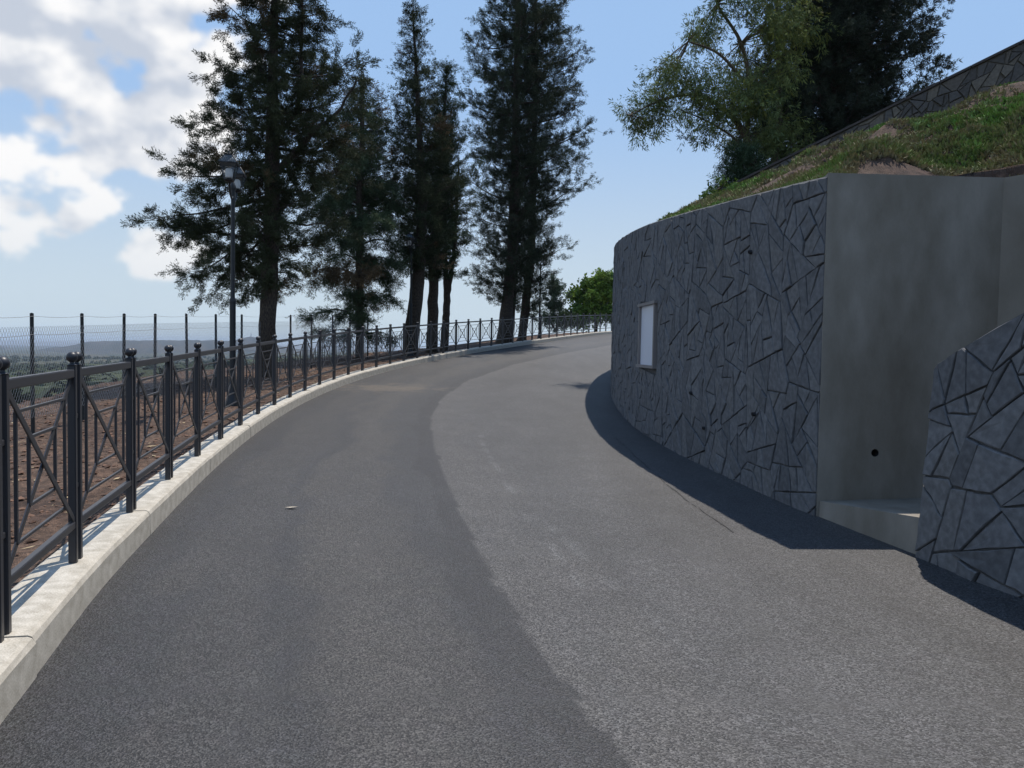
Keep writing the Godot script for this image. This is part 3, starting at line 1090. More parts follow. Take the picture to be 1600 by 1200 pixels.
func make_terrace():
	var nz := noise(FastNoiseLite.TYPE_SIMPLEX, 1.3, 101, 4)
	var wz := noise(FastNoiseLite.TYPE_SIMPLEX, 0.4, 102, 3)
	var place := func(d: float, t: float) -> Vector3:
		var x := rail_x(d) - 0.16 - t
		return Vector3(x, terrace_y(x, d) + nz.get_noise_2d(x, d) * 0.05 * smoothstep(0.0, 0.4, t), -d)
	var paint := func(p: Vector3, d: float, t: float) -> Color:
		var n := wz.get_noise_2d(p.x, d) + 0.5 * nz.get_noise_2d(p.x * 2.0, d * 2.0)
		var c := Vector3(0.085, 0.053, 0.038).lerp(Vector3(0.135, 0.090, 0.065), clampf(0.5 + n, 0, 1))
		return Color(c.x * 1.6, c.y * 1.6, c.z * 1.6)
	structure(sheet(steps([[-4, 3, 0.5], [3, 20, 0.12], [20, 62, 0.4]]), steps([[0, 7, 0.12], [7, 14, 0.5], [14, 80, 4.0]]), place, paint), "terrace_ground", M.soil, "bare reddish brown soil beside the railing")
	var r := RandomNumberGenerator.new()
	r.seed = 8
	var clod := Geo.new()
	var ico := []
	for k in 7: ico.append(Vector3(r.randf_range(-1, 1), r.randf_range(-0.6, 0.8), r.randf_range(-1, 1)).normalized() * r.randf_range(0.7, 1.1))
	for tr in [[0, 1, 2], [0, 2, 3], [0, 3, 4], [0, 4, 1], [5, 1, 2], [5, 2, 3], [5, 3, 4], [5, 4, 1]]:
		var oct := [Vector3.UP * 0.7, Vector3.RIGHT, Vector3.FORWARD, Vector3.LEFT, Vector3.BACK, Vector3.DOWN * 0.6]
		var a: Vector3 = oct[tr[0]] + ico[tr[0]] * 0.35
		var b: Vector3 = oct[tr[1]] + ico[tr[1]] * 0.35
		var c: Vector3 = oct[tr[2]] + ico[tr[2]] * 0.35
		clod.tri(a, b, c, a + b + c)
	var xf := []
	var cols := PackedColorArray()
	for k in 15000:
		var d := 2.5 + pow(r.randf(), 1.3) * 30.0
		var t := 0.05 + r.randf() * 6.0
		var x := rail_x(d) - 0.16 - t
		var s := 0.008 + 0.03 * pow(r.randf(), 3.0)
		var c := Vector3(0.13, 0.075, 0.05) * r.randf_range(0.6, 1.5)
		var sc := Vector3(s, s * 0.7, s)
		if r.randf() < 0.07:
			c = Vector3(0.42, 0.33, 0.20) * r.randf_range(0.7, 1.1)      # dry straw and chips
			sc = Vector3(s * 2.2, s * 0.25, s * 0.5)
		xf.append(Transform3D(Basis(Vector3.UP, r.randf() * TAU).scaled_local(sc), Vector3(x, terrace_y(x, d) + nz.get_noise_2d(x, d) * 0.05 * smoothstep(0.0, 0.4, t) + s * 0.2, -d)))
		cols.append(Color(c.x, c.y, c.z))
	var o := scatter(clod.mesh(), xf, cols, "soil_clods", M.clod)
	tag(o, "loose clods, chips and straw on the bare soil", "clods", "", "stuff")

# ---------------------------------------------------------------- wire fence
func make_wire_fence():
	var px := [[-5.55, 4.8], [-5.75, 6.2], [-5.95, 7.6], [-6.12, 9.0], [-6.24, 10.4], [-6.33, 11.8], [-6.42, 13.2], [-6.53, 14.6], [-6.50, 16.0], [-6.44, 17.4], [-6.36, 18.8], [-6.23, 20.2], [-5.99, 21.6], [-5.78, 23.0], [-5.49, 24.4], [-5.24, 25.8], [-4.92, 27.2]]
	var root := base("wire_fence", Vector3(-6.4, terrace_y(-6.4, 13.0), -13.0))
	tag(root, "thin chain link fence on dark posts behind the black railing", "fence")
	var at := root.position
	var tops := PackedVector3Array()
	var r := RandomNumberGenerator.new()
	r.seed = 3
	for q in px:
		var d: float = q[1]
		var yt := EYE + 0.35 + (d - 10.4) * 0.0405
		var p := Vector3(q[0], yt, -d)
		tops.append(p)
		var yb := terrace_y(q[0], d) - 0.2
		var g := Geo.new()
		var lean := Vector3(r.randf_range(-0.02, 0.02), 0, r.randf_range(-0.02, 0.02))
		g.tube(PackedVector3Array([Vector3(0, yb - yt, 0), lean * 0.5 + Vector3(0, (yb - yt) * 0.5, 0), lean, lean + Vector3(0, 0.008, 0)]), PackedFloat32Array([0.027, 0.026, 0.025, 0.002]), 8)
		put(g.mesh(), "post", M.wood_post, root, p - at)
	var run := PackedFloat32Array([0.0])
	for k in range(1, tops.size()): run.append(run[k - 1] + tops[k].distance_to(tops[k - 1]))
	var along := func(s: float) -> Vector3:
		var k := clampi(run.bsearch(s) - 1, 0, tops.size() - 2)
		return tops[k].lerp(tops[k + 1], (s - run[k]) / (run[k + 1] - run[k]))
	var total := run[run.size() - 1]
	var g := Geo.new()
	var hgt := 1.18
	var s := -1.0
	while s < total:
		for dir in [1.0, -1.0]:
			var pts := PackedVector3Array()
			var rad := PackedFloat32Array()
			for k in 6:
				var f := k / 5.0
				var ss: float = s + (f if dir > 0 else 1.0 - f) * hgt * 0.62
				if ss < 0.0 or ss > total: continue
				pts.append(along.call(ss) + Vector3(0, -0.17 - hgt * (1.0 - f), 0) - at + Vector3(0.03, 0, 0))
				rad.append(0.0019)
			if pts.size() > 1: g.tube(pts, rad, 3)
		s += 0.062
	put(g.mesh(), "chain_link_mesh", M.wire, root)
	for y in [-0.035, -0.27, -0.85]:
		var w := Geo.new()
		var pts := PackedVector3Array()
		var rad := PackedFloat32Array()
		for k in tops.size() * 4 - 3:
			var f := (k % 4) / 4.0
			var a := tops[k / 4].lerp(tops[min(k / 4 + 1, tops.size() - 1)], f)
			pts.append(a - at + Vector3(0.03, y - 0.02 * sin(f * PI), 0))
			rad.append(0.0028)
		w.tube(pts, rad, 4)
		put(w.mesh(), "strand_wire", M.wire, root)

# ---------------------------------------------------------------- lamps
func make_lamp(at: Vector3, turn: float, label: String):
	var root := base("lamp_post", at)
	root.rotation.y = turn
	var lamp_scale := Vector3.ONE * 0.86
	tag(root, label, "lamp post", "double lantern lamp posts along the railing")
	var g := Geo.new()
	g.lathe(Vector3.ZERO, [Vector2(0.14, -0.1), Vector2(0.14, 0.05), Vector2(0.10, 0.10), Vector2(0.075, 0.25), Vector2(0.052, 0.4), Vector2(0.050, 1.72), Vector2(0.058, 1.74), Vector2(0.058, 1.78), Vector2(0.036, 1.83), Vector2(0.033, 3.6), Vector2(0.05, 3.62), Vector2(0.05, 3.68), Vector2(0.02, 3.74), Vector2(0.0, 3.8)], 16)
	put(g.mesh(), "pole", M.lamp_iron, root)
	for s in [-1.0, 1.0]:
		var a := Geo.new()
		var pts := PackedVector3Array()
		var rad := PackedFloat32Array()
		for k in 9:
			var t := k / 8.0
			pts.append(Vector3(s * 0.45 * t, 3.52 + 0.10 * sin(t * PI) * -1.0 + 0.16 * t * t, 0))
			rad.append(0.016)
		a.tube(pts, rad, 8)
		put(a.mesh(), "arm", M.lamp_iron, root)
		var lan := put(null, "lantern", M.lamp_iron, root, Vector3(s * 0.45, 3.66, 0))
		var f := Geo.new()
		var sq := func(h: float, y: float) -> PackedVector3Array: return PackedVector3Array([Vector3(-h, y, -h), Vector3(h, y, -h), Vector3(h, y, h), Vector3(-h, y, h)])
		f.loft(sq.call(0.05, 0.0), sq.call(0.085, 0.03))
		f.loft(sq.call(0.165, 0.33), sq.call(0.165, 0.35))
		for i in 4:
			var lo: Vector3 = sq.call(0.08, 0.03)[i]
			var hi: Vector3 = sq.call(0.15, 0.335)[i]
			f.bar(lo, hi, 0.014, 0.014)
			f.bar(hi, sq.call(0.15, 0.335)[(i + 1) % 4], 0.014, 0.02)
		f.loft(sq.call(0.07, 0.49), sq.call(0.075, 0.51))
		for i in 4:
			f.bar(sq.call(0.16, 0.35)[i], sq.call(0.07, 0.49)[i], 0.014, 0.014)
		f.lathe(Vector3(0, 0.51, 0), [Vector2(0.03, 0), Vector2(0.03, 0.02), Vector2(0.012, 0.03), Vector2(0.018, 0.05), Vector2(0.0, 0.075)], 10)
		lan.mesh = f.mesh()
		lan.scale = lamp_scale
		var gl := Geo.new()
		for i in 4:
			var j := (i + 1) % 4
			gl.quad(sq.call(0.076, 0.035)[i], sq.call(0.076, 0.035)[j], sq.call(0.146, 0.33)[j], sq.call(0.146, 0.33)[i], sq.call(1.0, 0)[i] + sq.call(1.0, 0)[j])
		put(gl.mesh(), "glass_pane", M.glass, lan)
		var rf := Geo.new()
		for i in 4:
			var j := (i + 1) % 4
			rf.quad(sq.call(0.158, 0.352)[i], sq.call(0.158, 0.352)[j], sq.call(0.07, 0.488)[j], sq.call(0.07, 0.488)[i], sq.call(1.0, 0)[i] + sq.call(1.0, 0)[j])
		put(rf.mesh(), "roof_pane", M.glass, lan)
		var gb := Geo.new()
		gb.lathe(Vector3(0, 0.03, 0), [Vector2(0.0, 0.0), Vector2(0.045, 0.0), Vector2(0.05, 0.04)], 14)
		put(gb.mesh(), "lamp_holder", M.lamp_iron, lan)
		var op := Geo.new()
		op.lathe(Vector3(0, 0.07, 0), [Vector2(0.0, 0.0), Vector2(0.06, 0.0), Vector2(0.065, 0.02), Vector2(0.068, 0.12), Vector2(0.06, 0.165), Vector2(0.035, 0.185), Vector2(0.0, 0.19)], 16)
		put(op.mesh(), "opal_globe", M.opal, lan)

# ---------------------------------------------------------------- trees
func sprig(kind: String, r: RandomNumberGenerator) -> ArrayMesh:
	# a small leafy twig growing along +Y
	var g := Geo.new()
	var leaf := func(b: Vector3, dir: Vector3, l: float, w: float):
		var s := dir.cross(Vector3(r.randf_range(-1, 1), r.randf_range(-1, 1), r.randf_range(-1, 1))).normalized() * w
		var tip := b + dir * l
		var m := b + dir * l * 0.45
		g.tri(b, m + s, m - s, dir.cross(s))
		g.tri(m + s, tip, m - s, dir.cross(s))
	if kind == "cypress":
		for k in 20:
			var y := r.randf() * 0.2
			var a := r.randf() * TAU
			var o := Vector3(cos(a), r.randf_range(0.6, 1.9), sin(a)).normalized()
			leaf.call(Vector3(0, y, 0) + Vector3(cos(a), 0, sin(a)) * 0.015, o, r.randf_range(0.05, 0.10), r.randf_range(0.006, 0.011))
	elif kind == "cedar":
		for k in 14:
			var y := k / 14.0 * 0.26
			var a := (0.0 if k % 2 == 0 else PI) + r.randf_range(-0.7, 0.7)
			var o := Vector3(cos(a), r.randf_range(0.3, 0.9), sin(a) - 0.15).normalized()
			leaf.call(Vector3(0, y, 0), o, r.randf_range(0.06, 0.13), r.randf_range(0.006, 0.011))
	elif kind == "pine":
		for k in 18:
			var a := r.randf() * TAU
			var o := Vector3(cos(a), r.randf_range(0.2, 1.6), sin(a)).normalized()
			leaf.call(Vector3(0, r.randf() * 0.12, 0), o, r.randf_range(0.09, 0.15), r.randf_range(0.006, 0.011))
	elif kind == "eucalyptus":
		for k in 8:
			var y := r.randf() * 0.26
			var a := r.randf() * TAU
			var o := Vector3(cos(a) * 0.55, r.randf_range(0.5, 1.0), sin(a) * 0.55).normalized()
			leaf.call(Vector3(cos(a), 0, sin(a)) * 0.03 + Vector3(0, y, 0), o, r.randf_range(0.10, 0.17), r.randf_range(0.010, 0.017))
	else:
		for k in 9:
			var y := r.randf() * 0.2
			var a := r.randf() * TAU
			var o := Vector3(cos(a), r.randf_range(-0.2, 0.8), sin(a)).normalized()
			leaf.call(Vector3(0, y, 0), o, r.randf_range(0.09, 0.15), r.randf_range(0.025, 0.04))
	return g.mesh()

func aim(dir: Vector3, r: RandomNumberGenerator, sc: float) -> Basis:
	var y := dir.normalized()
	var x := y.cross(Vector3(r.randf_range(-1, 1), r.randf_range(-1, 1), r.randf_range(-1, 1))).normalized()
	return Basis(x, y, x.cross(y)).scaled(Vector3.ONE * sc)

func rnd3(r: RandomNumberGenerator) -> Vector3:
	return Vector3(r.randfn(), r.randfn(), r.randfn())

# opts: at, stem (list of [x, y, z, radius] from the foot), profile (list of [height, half width on -x, half width on +x]), kind, branches, seed, rise, droop, thick, tint
func conifer(called: String, label: String, o: Dictionary):
	var r := RandomNumberGenerator.new()
	r.seed = o.seed
	var at: Vector3 = o.at
	var root := base(called, at)
	tag(root, label, "tree", o.get("group", ""))
	var wood := Geo.new()
	for st in o.stems:
		var pts := PackedVector3Array()
		var rad := PackedFloat32Array()
		var raw := PackedVector3Array()
		for q in st: raw.append(Vector3(q[0], q[1], q[2]))
		var nseg := (raw.size() - 1) * 6
		for k in nseg + 1:
			var t := k / 6.0
			var i := mini(int(t), st.size() - 2)
			pts.append(smooth_path(raw, t) + rnd3(r) * 0.012)
			var rr := lerpf(st[i][3], st[i + 1][3], t - i)
			rad.append(rr * r.randf_range(0.94, 1.06) * (1.35 if k == 0 and raw[0].y < 0.1 else 1.0))
		wood.tube(pts, rad, 10)
	var main: Array = o.stems[0]
	var trunk_at := func(y: float) -> Vector3:
		for k in main.size() - 1:
			if main[k + 1][1] >= y:
				var f: float = (y - main[k][1]) / (main[k + 1][1] - main[k][1])
				return Vector3(lerpf(main[k][0], main[k + 1][0], f), y, lerpf(main[k][2], main[k + 1][2], f))
		return Vector3(main[-1][0], y, main[-1][2])
	var prof: Array = o.profile
	var width := func(y: float, side: float) -> float:
		for k in prof.size() - 1:
			if prof[k + 1][0] >= y:
				var f: float = clampf((y - prof[k][0]) / (prof[k + 1][0] - prof[k][0]), 0.0, 1.0)
				return lerpf(lerpf(prof[k][1], prof[k + 1][1], f), lerpf(prof[k][2], prof[k + 1][2], f), side)
		return 0.05
	var kind: String = o.kind
	var meshes := [sprig(kind, r), sprig(kind, r), sprig(kind, r)]
	var xf := [[], [], []]
	var cl := [PackedColorArray(), PackedColorArray(), PackedColorArray()]
	var y0: float = prof[0][0]
	var y1: float = prof[-1][0]
	var tint: Vector3 = o.tint
	var dens: float = o.get("density", 26.0)
	var rise: float = o.rise
	var n: int = o.branches
	var boughs: Array = o.get("boughs", [])
	for k in n + boughs.size():
		var y := lerpf(y0, y1, (k + r.randf()) / n)
		if o.has("tier"): y = y0 + roundf((y - y0) / o.tier) * o.tier + r.randf_range(-0.07, 0.07)
		var az := k * 2.39996 + r.randf_range(-0.5, 0.5)
		var side := 0.5 + 0.5 * cos(az)
		var w: float = width.call(y, side) * r.randf_range(0.55, 1.08)
		if sin(az) > 0.2: w *= o.get("front", 0.85)
		if r.randf() < 0.15: w *= 0.5
		var up := rise * r.randf_range(0.5, 1.4)
		var foot: Vector3 = trunk_at.call(y - w * up)
		var out := Vector3(cos(az), 0, sin(az))
		var tip := foot + out * w + Vector3(0, w * up, 0)
		if k >= n:                      # a bough read off the tree itself: foot height, tip x, tip height, tip z
			var bg: Array = boughs[k - n]
			foot = trunk_at.call(bg[0])
			tip = Vector3(foot.x + bg[1], bg[2], foot.z + bg[3])
			w = Vector2(bg[1], bg[3]).length()
		var bend: float = o.get("bend", 0.1) * w
		var pts := PackedVector3Array()
		var rad := PackedFloat32Array()
		var nb := 6
		for j in nb + 1:
			var t := j / float(nb)
			pts.append(foot.lerp(tip, t) + Vector3(0, -bend * sin(t * PI), 0) + rnd3(r) * 0.02 * w * t)
			rad.append(lerpf(0.012 + 0.016 * w, 0.005, t))
		wood.tube(pts, rad, 5)
		var cnt := int(dens * maxf(w, 0.25))
		var tone := r.randf_range(0.75, 1.3)
		var brown: float = o.get("brown", 0.0)
		var own := tint
		if r.randf() < brown: own = Vector3(0.105, 0.075, 0.04)
		# side twigs, each carrying a tight tuft of sprigs, leave gaps between them
		var per: int = o.get("per", 14)
		var ntw := maxi(2, int(cnt / 9.0))
		for q in ntw:
			var t := lerpf(o.get("bare", 0.12), 1.0, pow((q + r.randf()) / ntw, 0.8))
			var f := t * nb
			var i := mini(int(f), nb - 1)
			var p := pts[i].lerp(pts[i + 1], f - i)
			var spread: float = o.thick * (0.3 + 0.9 * sin(clampf(t * 0.9, 0, 1) * PI * 0.9)) * clampf(w, 0.4, 1.5) * 1.7
			var off := rnd3(r) * spread
			off.y = off.y * o.get("flat", 0.7) - absf(r.randfn()) * o.get("hang", 0.04)
			var axis := (tip - foot).normalized() * 0.7 + off.normalized() * 0.7 + Vector3(0, o.get("lift", 0.3), 0)
			axis = axis.normalized()
			var tl: float = r.randf_range(0.12, 0.34) * o.get("leaf", 1.0)
			if off.length() > 0.12: wood.tube(PackedVector3Array([p, p + off]), PackedFloat32Array([0.007, 0.004]), 3)
			for j in per:
				var g0: Vector3 = p + off + axis * tl * r.randf_range(-0.6, 1.0) + rnd3(r) * 0.045 * o.get("leaf", 1.0)
				var dir := axis + rnd3(r) * 0.45
				var which := r.randi() % 3
				xf[which].append(Transform3D(aim(dir, r, o.get("leaf", 1.0) * r.randf_range(0.5, 0.95)), g0))
				var c := own * tone * r.randf_range(0.75, 1.25)
				cl[which].append(Color(c.x, c.y, c.z))
	put(wood.mesh(), "trunk", o.get("bark", M.bark), root)
	var total := 0
	for k in 3:
		scatter(meshes[k], xf[k], cl[k], "crown", M.needle if kind != "eucalyptus" and kind != "broad" else M.leaf, root)
		total += xf[k].size()
	print(called, " sprigs ", total)

# a tree whose foliage hangs in clumps at the ends of its limbs
func clump_tree(called: String, label: String, at: Vector3, limbs: Array, clumps: Array, kind: String, tint: Vector3, per: float, leaf: float, hang: float, seed_: int, category := "tree", bark: Material = null, group := ""):
	var r := RandomNumberGenerator.new()
	r.seed = seed_
	var root := base(called, at)
	tag(root, label, category, group)
	var wood := Geo.new()
	for l in limbs:
		var raw := PackedVector3Array()
		for q in l: raw.append(Vector3(q[0], q[1], q[2]))
		var pts := PackedVector3Array()
		var rad := PackedFloat32Array()
		for k in (raw.size() - 1) * 5 + 1:
			var t := k / 5.0
			var i := mini(int(t), l.size() - 2)
			pts.append(smooth_path(raw, t))
			rad.append(lerpf(l[i][3], l[i + 1][3], t - i))
		wood.tube(pts, rad, 8)
	var meshes := [sprig(kind, r), sprig(kind, r), sprig(kind, r)]
	var xf := [[], [], []]
	var cl := [PackedColorArray(), PackedColorArray(), PackedColorArray()]
	var ends := []
	for l in limbs:
		for k in range(1, l.size()): ends.append(Vector3(l[k][0], l[k][1], l[k][2]))
	for c in clumps:
		var m := Vector3(c[0], c[1], c[2])
		var rad: float = c[3]
		# twigs from the nearest limb point to sub-clumps
		var near: Vector3 = ends[0]
		for e in ends:
			if e.distance_to(m) < near.distance_to(m): near = e
		var nsub := int(clampf(rad * rad * 24.0, 3, 16))
		for s in nsub:
			var sm := m + rnd3(r).normalized() * rad * pow(r.randf(), 0.5) * 0.85
			var pts := PackedVector3Array([near, near.lerp(sm, 0.5) + rnd3(r) * 0.06, sm])
			wood.tube(pts, PackedFloat32Array([0.016, 0.010, 0.004]), 4)
			var tone := r.randf_range(0.7, 1.35)
			var warm := r.randf()
			var cnt := int(per * rad * rad * 60.0 / nsub) + 6
			for j in cnt:
				var off := rnd3(r) * rad * 0.21
				off.y = off.y * 0.9 - absf(r.randfn()) * hang * 0.5
				var dir := off.normalized() * 0.6 + Vector3(0, -hang * 4.0 if hang > 0.0 else 0.5, 0) + rnd3(r) * 0.35
				var which := r.randi() % 3
				xf[which].append(Transform3D(aim(dir, r, leaf * r.randf_range(0.7, 1.25)), sm + off))
				var cc := tint.lerp(tint * Vector3(1.7, 1.35, 0.8), warm * warm) * tone * r.randf_range(0.8, 1.2)
				cl[which].append(Color(cc.x, cc.y, cc.z))
	put(wood.mesh(), "trunk", bark if bark else M.bark, root)
	for k in 3:
		scatter(meshes[k], xf[k], cl[k], "crown", M.leaf if kind in ["eucalyptus", "broad"] else M.needle, root)
	print(called, " sprigs ", xf[0].size() * 3)

func make_trees():
	var gt := "dark conifers behind the railing"
	var dark := Vector3(0.054, 0.064, 0.032)
	# heights below are above each tree's foot
	var f1 := Vector3(-6.15, terrace_y(-6.15, 20.0) - 0.1, -20.0)
	var e1 := EYE - f1.y          # eye level above the foot
	conifer("cypress_tree", "tall dark cypress with thick bare trunk behind the double lantern", {at = f1, seed = 11, group = gt, kind = "cypress", tint = dark, branches = 100, boughs = [[e1 + 3.7, -2.65, e1 + 3.1, 0.3], [e1 + 3.5, -2.44, e1 + 2.75, -0.5], [e1 + 4.6, -2.18, e1 + 4.35, -0.2], [e1 + 4.4, -1.93, e1 + 4.0, 0.6], [e1 + 3.0, -1.89, e1 + 1.7, 0.2], [e1 + 2.9, -1.60, e1 + 1.6, -0.5], [e1 + 2.6, -1.01, e1 + 1.35, 0.1], [e1 + 5.3, -1.81, e1 + 5.45, 0.1], [e1 + 6.4, -1.60, e1 + 7.0, -0.2], [e1 + 7.6, -1.22, e1 + 8.3, 0.2], [e1 + 5.6, 2.18, e1 + 7.1, 0.3]], rise = 0.12, bend = 0.06, thick = 0.125, density = 108.0, front = 0.5, leaf = 0.92, per = 26, hang = 0.10, lift = 0.15, bare = 0.22, brown = 0.08,
		stems = [[[0, 0, 0, 0.24], [0.03, 1.4, 0, 0.205], [0.10, 3.2, 0, 0.20], [0.14, 5.0, 0.05, 0.185], [0.15, 7.2, 0.1, 0.13], [0.2, 10.0, 0.0, 0.08], [0.2, 12.4, 0, 0.02]],
			[[0.14, 5.1, 0.05, 0.10], [0.7, 5.6, 0.15, 0.085], [1.15, 6.1, 0.2, 0.07], [1.8, 6.6, 0.3, 0.04], [2.3, 7.4, 0.3, 0.02]],
			[[0.2, 6.0, 0.05, 0.06], [0.72, 7.0, -0.2, 0.055], [0.78, 9.5, -0.2, 0.035], [0.78, 12.0, -0.2, 0.01]]],
		profile = [[e1 + 1.35, 0.9, 0.25], [e1 + 2.1, 1.6, 0.7], [e1 + 2.7, 2.0, 1.4], [e1 + 3.2, 2.5, 1.7], [e1 + 4.0, 1.4, 1.9], [e1 + 4.5, 2.1, 2.1], [e1 + 5.3, 1.8, 2.4], [e1 + 6.2, 2.0, 2.3], [e1 + 7.0, 1.5, 2.0], [e1 + 8.0, 1.35, 1.9], [e1 + 9.0, 1.0, 1.5], [e1 + 11.2, 0.1, 0.1]]})
	var f2 := Vector3(-5.17, terrace_y(-5.17, 27.0) - 0.1, -27.0)
	var e2 := EYE - f2.y
	conifer("cedar_tree", "cedar with drooping tiered branches and brownish green crown", {at = f2, seed = 12, group = gt, kind = "cedar", tint = Vector3(0.052, 0.075, 0.038), branches = 52, tier = 0.62, rise = -0.02, bend = -0.16, thick = 0.075, density = 105.0, flat = 0.14, hang = 0.10, lift = -0.25, bare = 0.1, leaf = 1.35, brown = 0.1,
		stems = [[[0, 0, 0, 0.14], [-0.02, 2.2, 0, 0.12], [-0.04, 5.5, 0, 0.09], [0, 8.0, 0, 0.05], [0, 9.8, 0, 0.01]]],
		profile = [[e2 + 0.3, 1.5, 1.3], [e2 + 0.9, 1.6, 1.6], [e2 + 1.5, 2.1, 1.5], [e2 + 2.2, 2.75, 1.8], [e2 + 3.0, 2.4, 1.7], [e2 + 4.1, 2.4, 2.0], [e2 + 5.2, 2.0, 1.4], [e2 + 6.3, 1.4, 1.0], [e2 + 8.9, 0.1, 0.1]]})
	conifer("cypress_tree", "brownish cypress with dense crown between the cedar and the leaning trunk", {at = Vector3(-5.64, terrace_y(-5.64, 29.5) - 0.1, -29.5), seed = 13, group = gt, kind = "cypress", tint = Vector3(0.062, 0.052, 0.030), branches = 62, rise = 0.3, thick = 0.13, density = 70.0, leaf = 1.1, brown = 0.45,
		stems = [[[0, 0, 0, 0.13], [0.02, 4, 0, 0.11], [0.05, 8, 0, 0.06], [0.05, 10.6, 0, 0.01]]],
		profile = [[e2 + 4.4, 0.8, 1.2], [e2 + 5.2, 1.8, 2.0], [e2 + 6.0, 2.0, 2.1], [e2 + 7.2, 1.6, 1.8], [e2 + 8.2, 0.9, 1.4], [e2 + 9.4, 0.2, 0.5]]})
	var f3 := Vector3(-3.62, terrace_y(-3.62, 28.2) - 0.1, -28.2)
	var e3 := EYE - f3.y
	conifer("cypress_tree", "pointed cypress on a thick leaning trunk in front of a lamp post", {at = f3, seed = 14, group = gt, kind = "cypress", tint = dark, branches = 130, rise = 0.45, thick = 0.13, density = 88.0, leaf = 1.1, brown = 0.06,
		stems = [[[0, 0, 0, 0.27], [0.16, 1.8, 0, 0.24], [0.32, 3.6, 0, 0.21], [0.36, 6.0, 0, 0.15], [0.12, 9.5, 0, 0.07], [-0.04, e3 + 11.8, 0, 0.01]]],
		profile = [[e3 + 2.7, 0.35, 0.4], [e3 + 3.5, 1.1, 1.0], [e3 + 5.3, 1.5, 1.25], [e3 + 7.6, 1.35, 1.1], [e3 + 8.7, 0.95, 0.85], [e3 + 9.9, 0.62, 0.5], [e3 + 10.8, 0.35, 0.3], [e3 + 12.0, 0.05, 0.05]]})
	var f4 := Vector3(-3.0, terrace_y(-3.0, 29.6) - 0.1, -29.6)
	var e4 := EYE - f4.y
	conifer("cypress_tree", "dense green cypress on an upright trunk beside the leaning one", {at = f4, seed = 15, group = gt, kind = "cypress", tint = Vector3(0.042, 0.062, 0.028), branches = 115, rise = 0.7, thick = 0.13, density = 96.0, leaf = 1.1,
		stems = [[[0, 0, 0, 0.22], [0.05, 2.0, 0, 0.19], [0.05, 4.0, 0, 0.17], [0.3, 7.5, 0, 0.09], [0.42, e4 + 10.0, 0, 0.01]]],
		profile = [[e4 + 2.6, 0.3, 0.5], [e4 + 3.6, 1.0, 1.0], [e4 + 5.0, 1.2, 1.2], [e4 + 6.6, 1.05, 1.05], [e4 + 8.2, 0.75, 0.75], [e4 + 9.3, 0.45, 0.45], [e4 + 10.3, 0.05, 0.05]]})
	var f5 := Vector3(-2.63, terrace_y(-2.63, 30.6) - 0.1, -30.6)
	var e5 := EYE - f5.y
	conifer("cypress_tree", "slender cypress whose pale trunk forks into two thin stems", {at = f5, seed = 16, group = gt, kind = "cypress", tint = Vector3(0.046, 0.060, 0.030), branches = 60, rise = 0.6, thick = 0.13, density = 62.0, leaf = 1.1,
		stems = [[[0, 0, 0, 0.17], [0.06, 1.2, 0, 0.15], [0.10, 2.2, 0, 0.13], [0.0, 4.0, 0, 0.085], [0.02, 7.5, 0, 0.02]], [[0.10, 2.1, 0, 0.10], [0.28, 3.4, 0, 0.08], [0.42, 5.2, 0.1, 0.06], [0.45, 7.5, 0.1, 0.02]]],
		profile = [[e5 + 3.0, 0.2, 0.5], [e5 + 4.0, 0.7, 1.1], [e5 + 5.5, 0.8, 1.2], [e5 + 7.0, 0.5, 0.8], [e5 + 8.2, 0.1, 0.1]]})
	var f6 := Vector3(-0.45, terrace_y(-0.45, 36.0) - 0.1, -36.0)
	var e6 := EYE - f6.y
	conifer("cypress_tree", "very tall broad cypress with feathery branch tips, largest crown of the row", {at = f6, seed = 17, group = gt, kind = "cypress", tint = Vector3(0.048, 0.060, 0.034), branches = 190, rise = 0.42, bend = 0.1, thick = 0.11, density = 84.0, leaf = 1.2, bare = 0.25,
		stems = [[[0, 0, 0, 0.31], [0.16, 1.8, 0, 0.27], [0.34, 4.0, 0, 0.24], [0.42, 8, 0, 0.19], [0.40, 13, 0, 0.12], [0.36, 21, 0, 0.01]]],
		profile = [[e6 + 2.1, 0.5, 0.3], [e6 + 2.9, 1.7, 0.9], [e6 + 4.3, 2.3, 1.3], [e6 + 5.9, 2.2, 1.7], [e6 + 7.9, 2.3, 2.2], [e6 + 10.4, 2.6, 2.5], [e6 + 12.6, 2.8, 2.6], [e6 + 13.6, 2.5, 2.5], [e6 + 15.2, 1.9, 2.0], [e6 + 20.5, 0.1, 0.1]]})
	conifer("cypress_tree", "thin young cypress stem close behind the largest crown", {at = Vector3(-0.12, terrace_y(-0.12, 36.8) - 0.1, -36.8), seed = 18, group = gt, kind = "cypress", tint = dark, branches = 30, rise = 0.5, thick = 0.13, density = 55.0, leaf = 1.2,
		stems = [[[0, 0, 0, 0.14], [0.1, 2.0, 0, 0.12], [0.2, 4.0, 0, 0.09], [0.3, 8, 0, 0.02]]],
		profile = [[e6 + 2.0, 0.3, 0.5], [e6 + 3.0, 0.8, 0.8], [e6 + 5.0, 0.8, 0.8], [e6 + 7.0, 0.1, 0.1]]})
	var f7 := Vector3(0.42, terrace_y(0.42, 38.0) - 0.1, -38.0)
	var e7 := EYE - f7.y
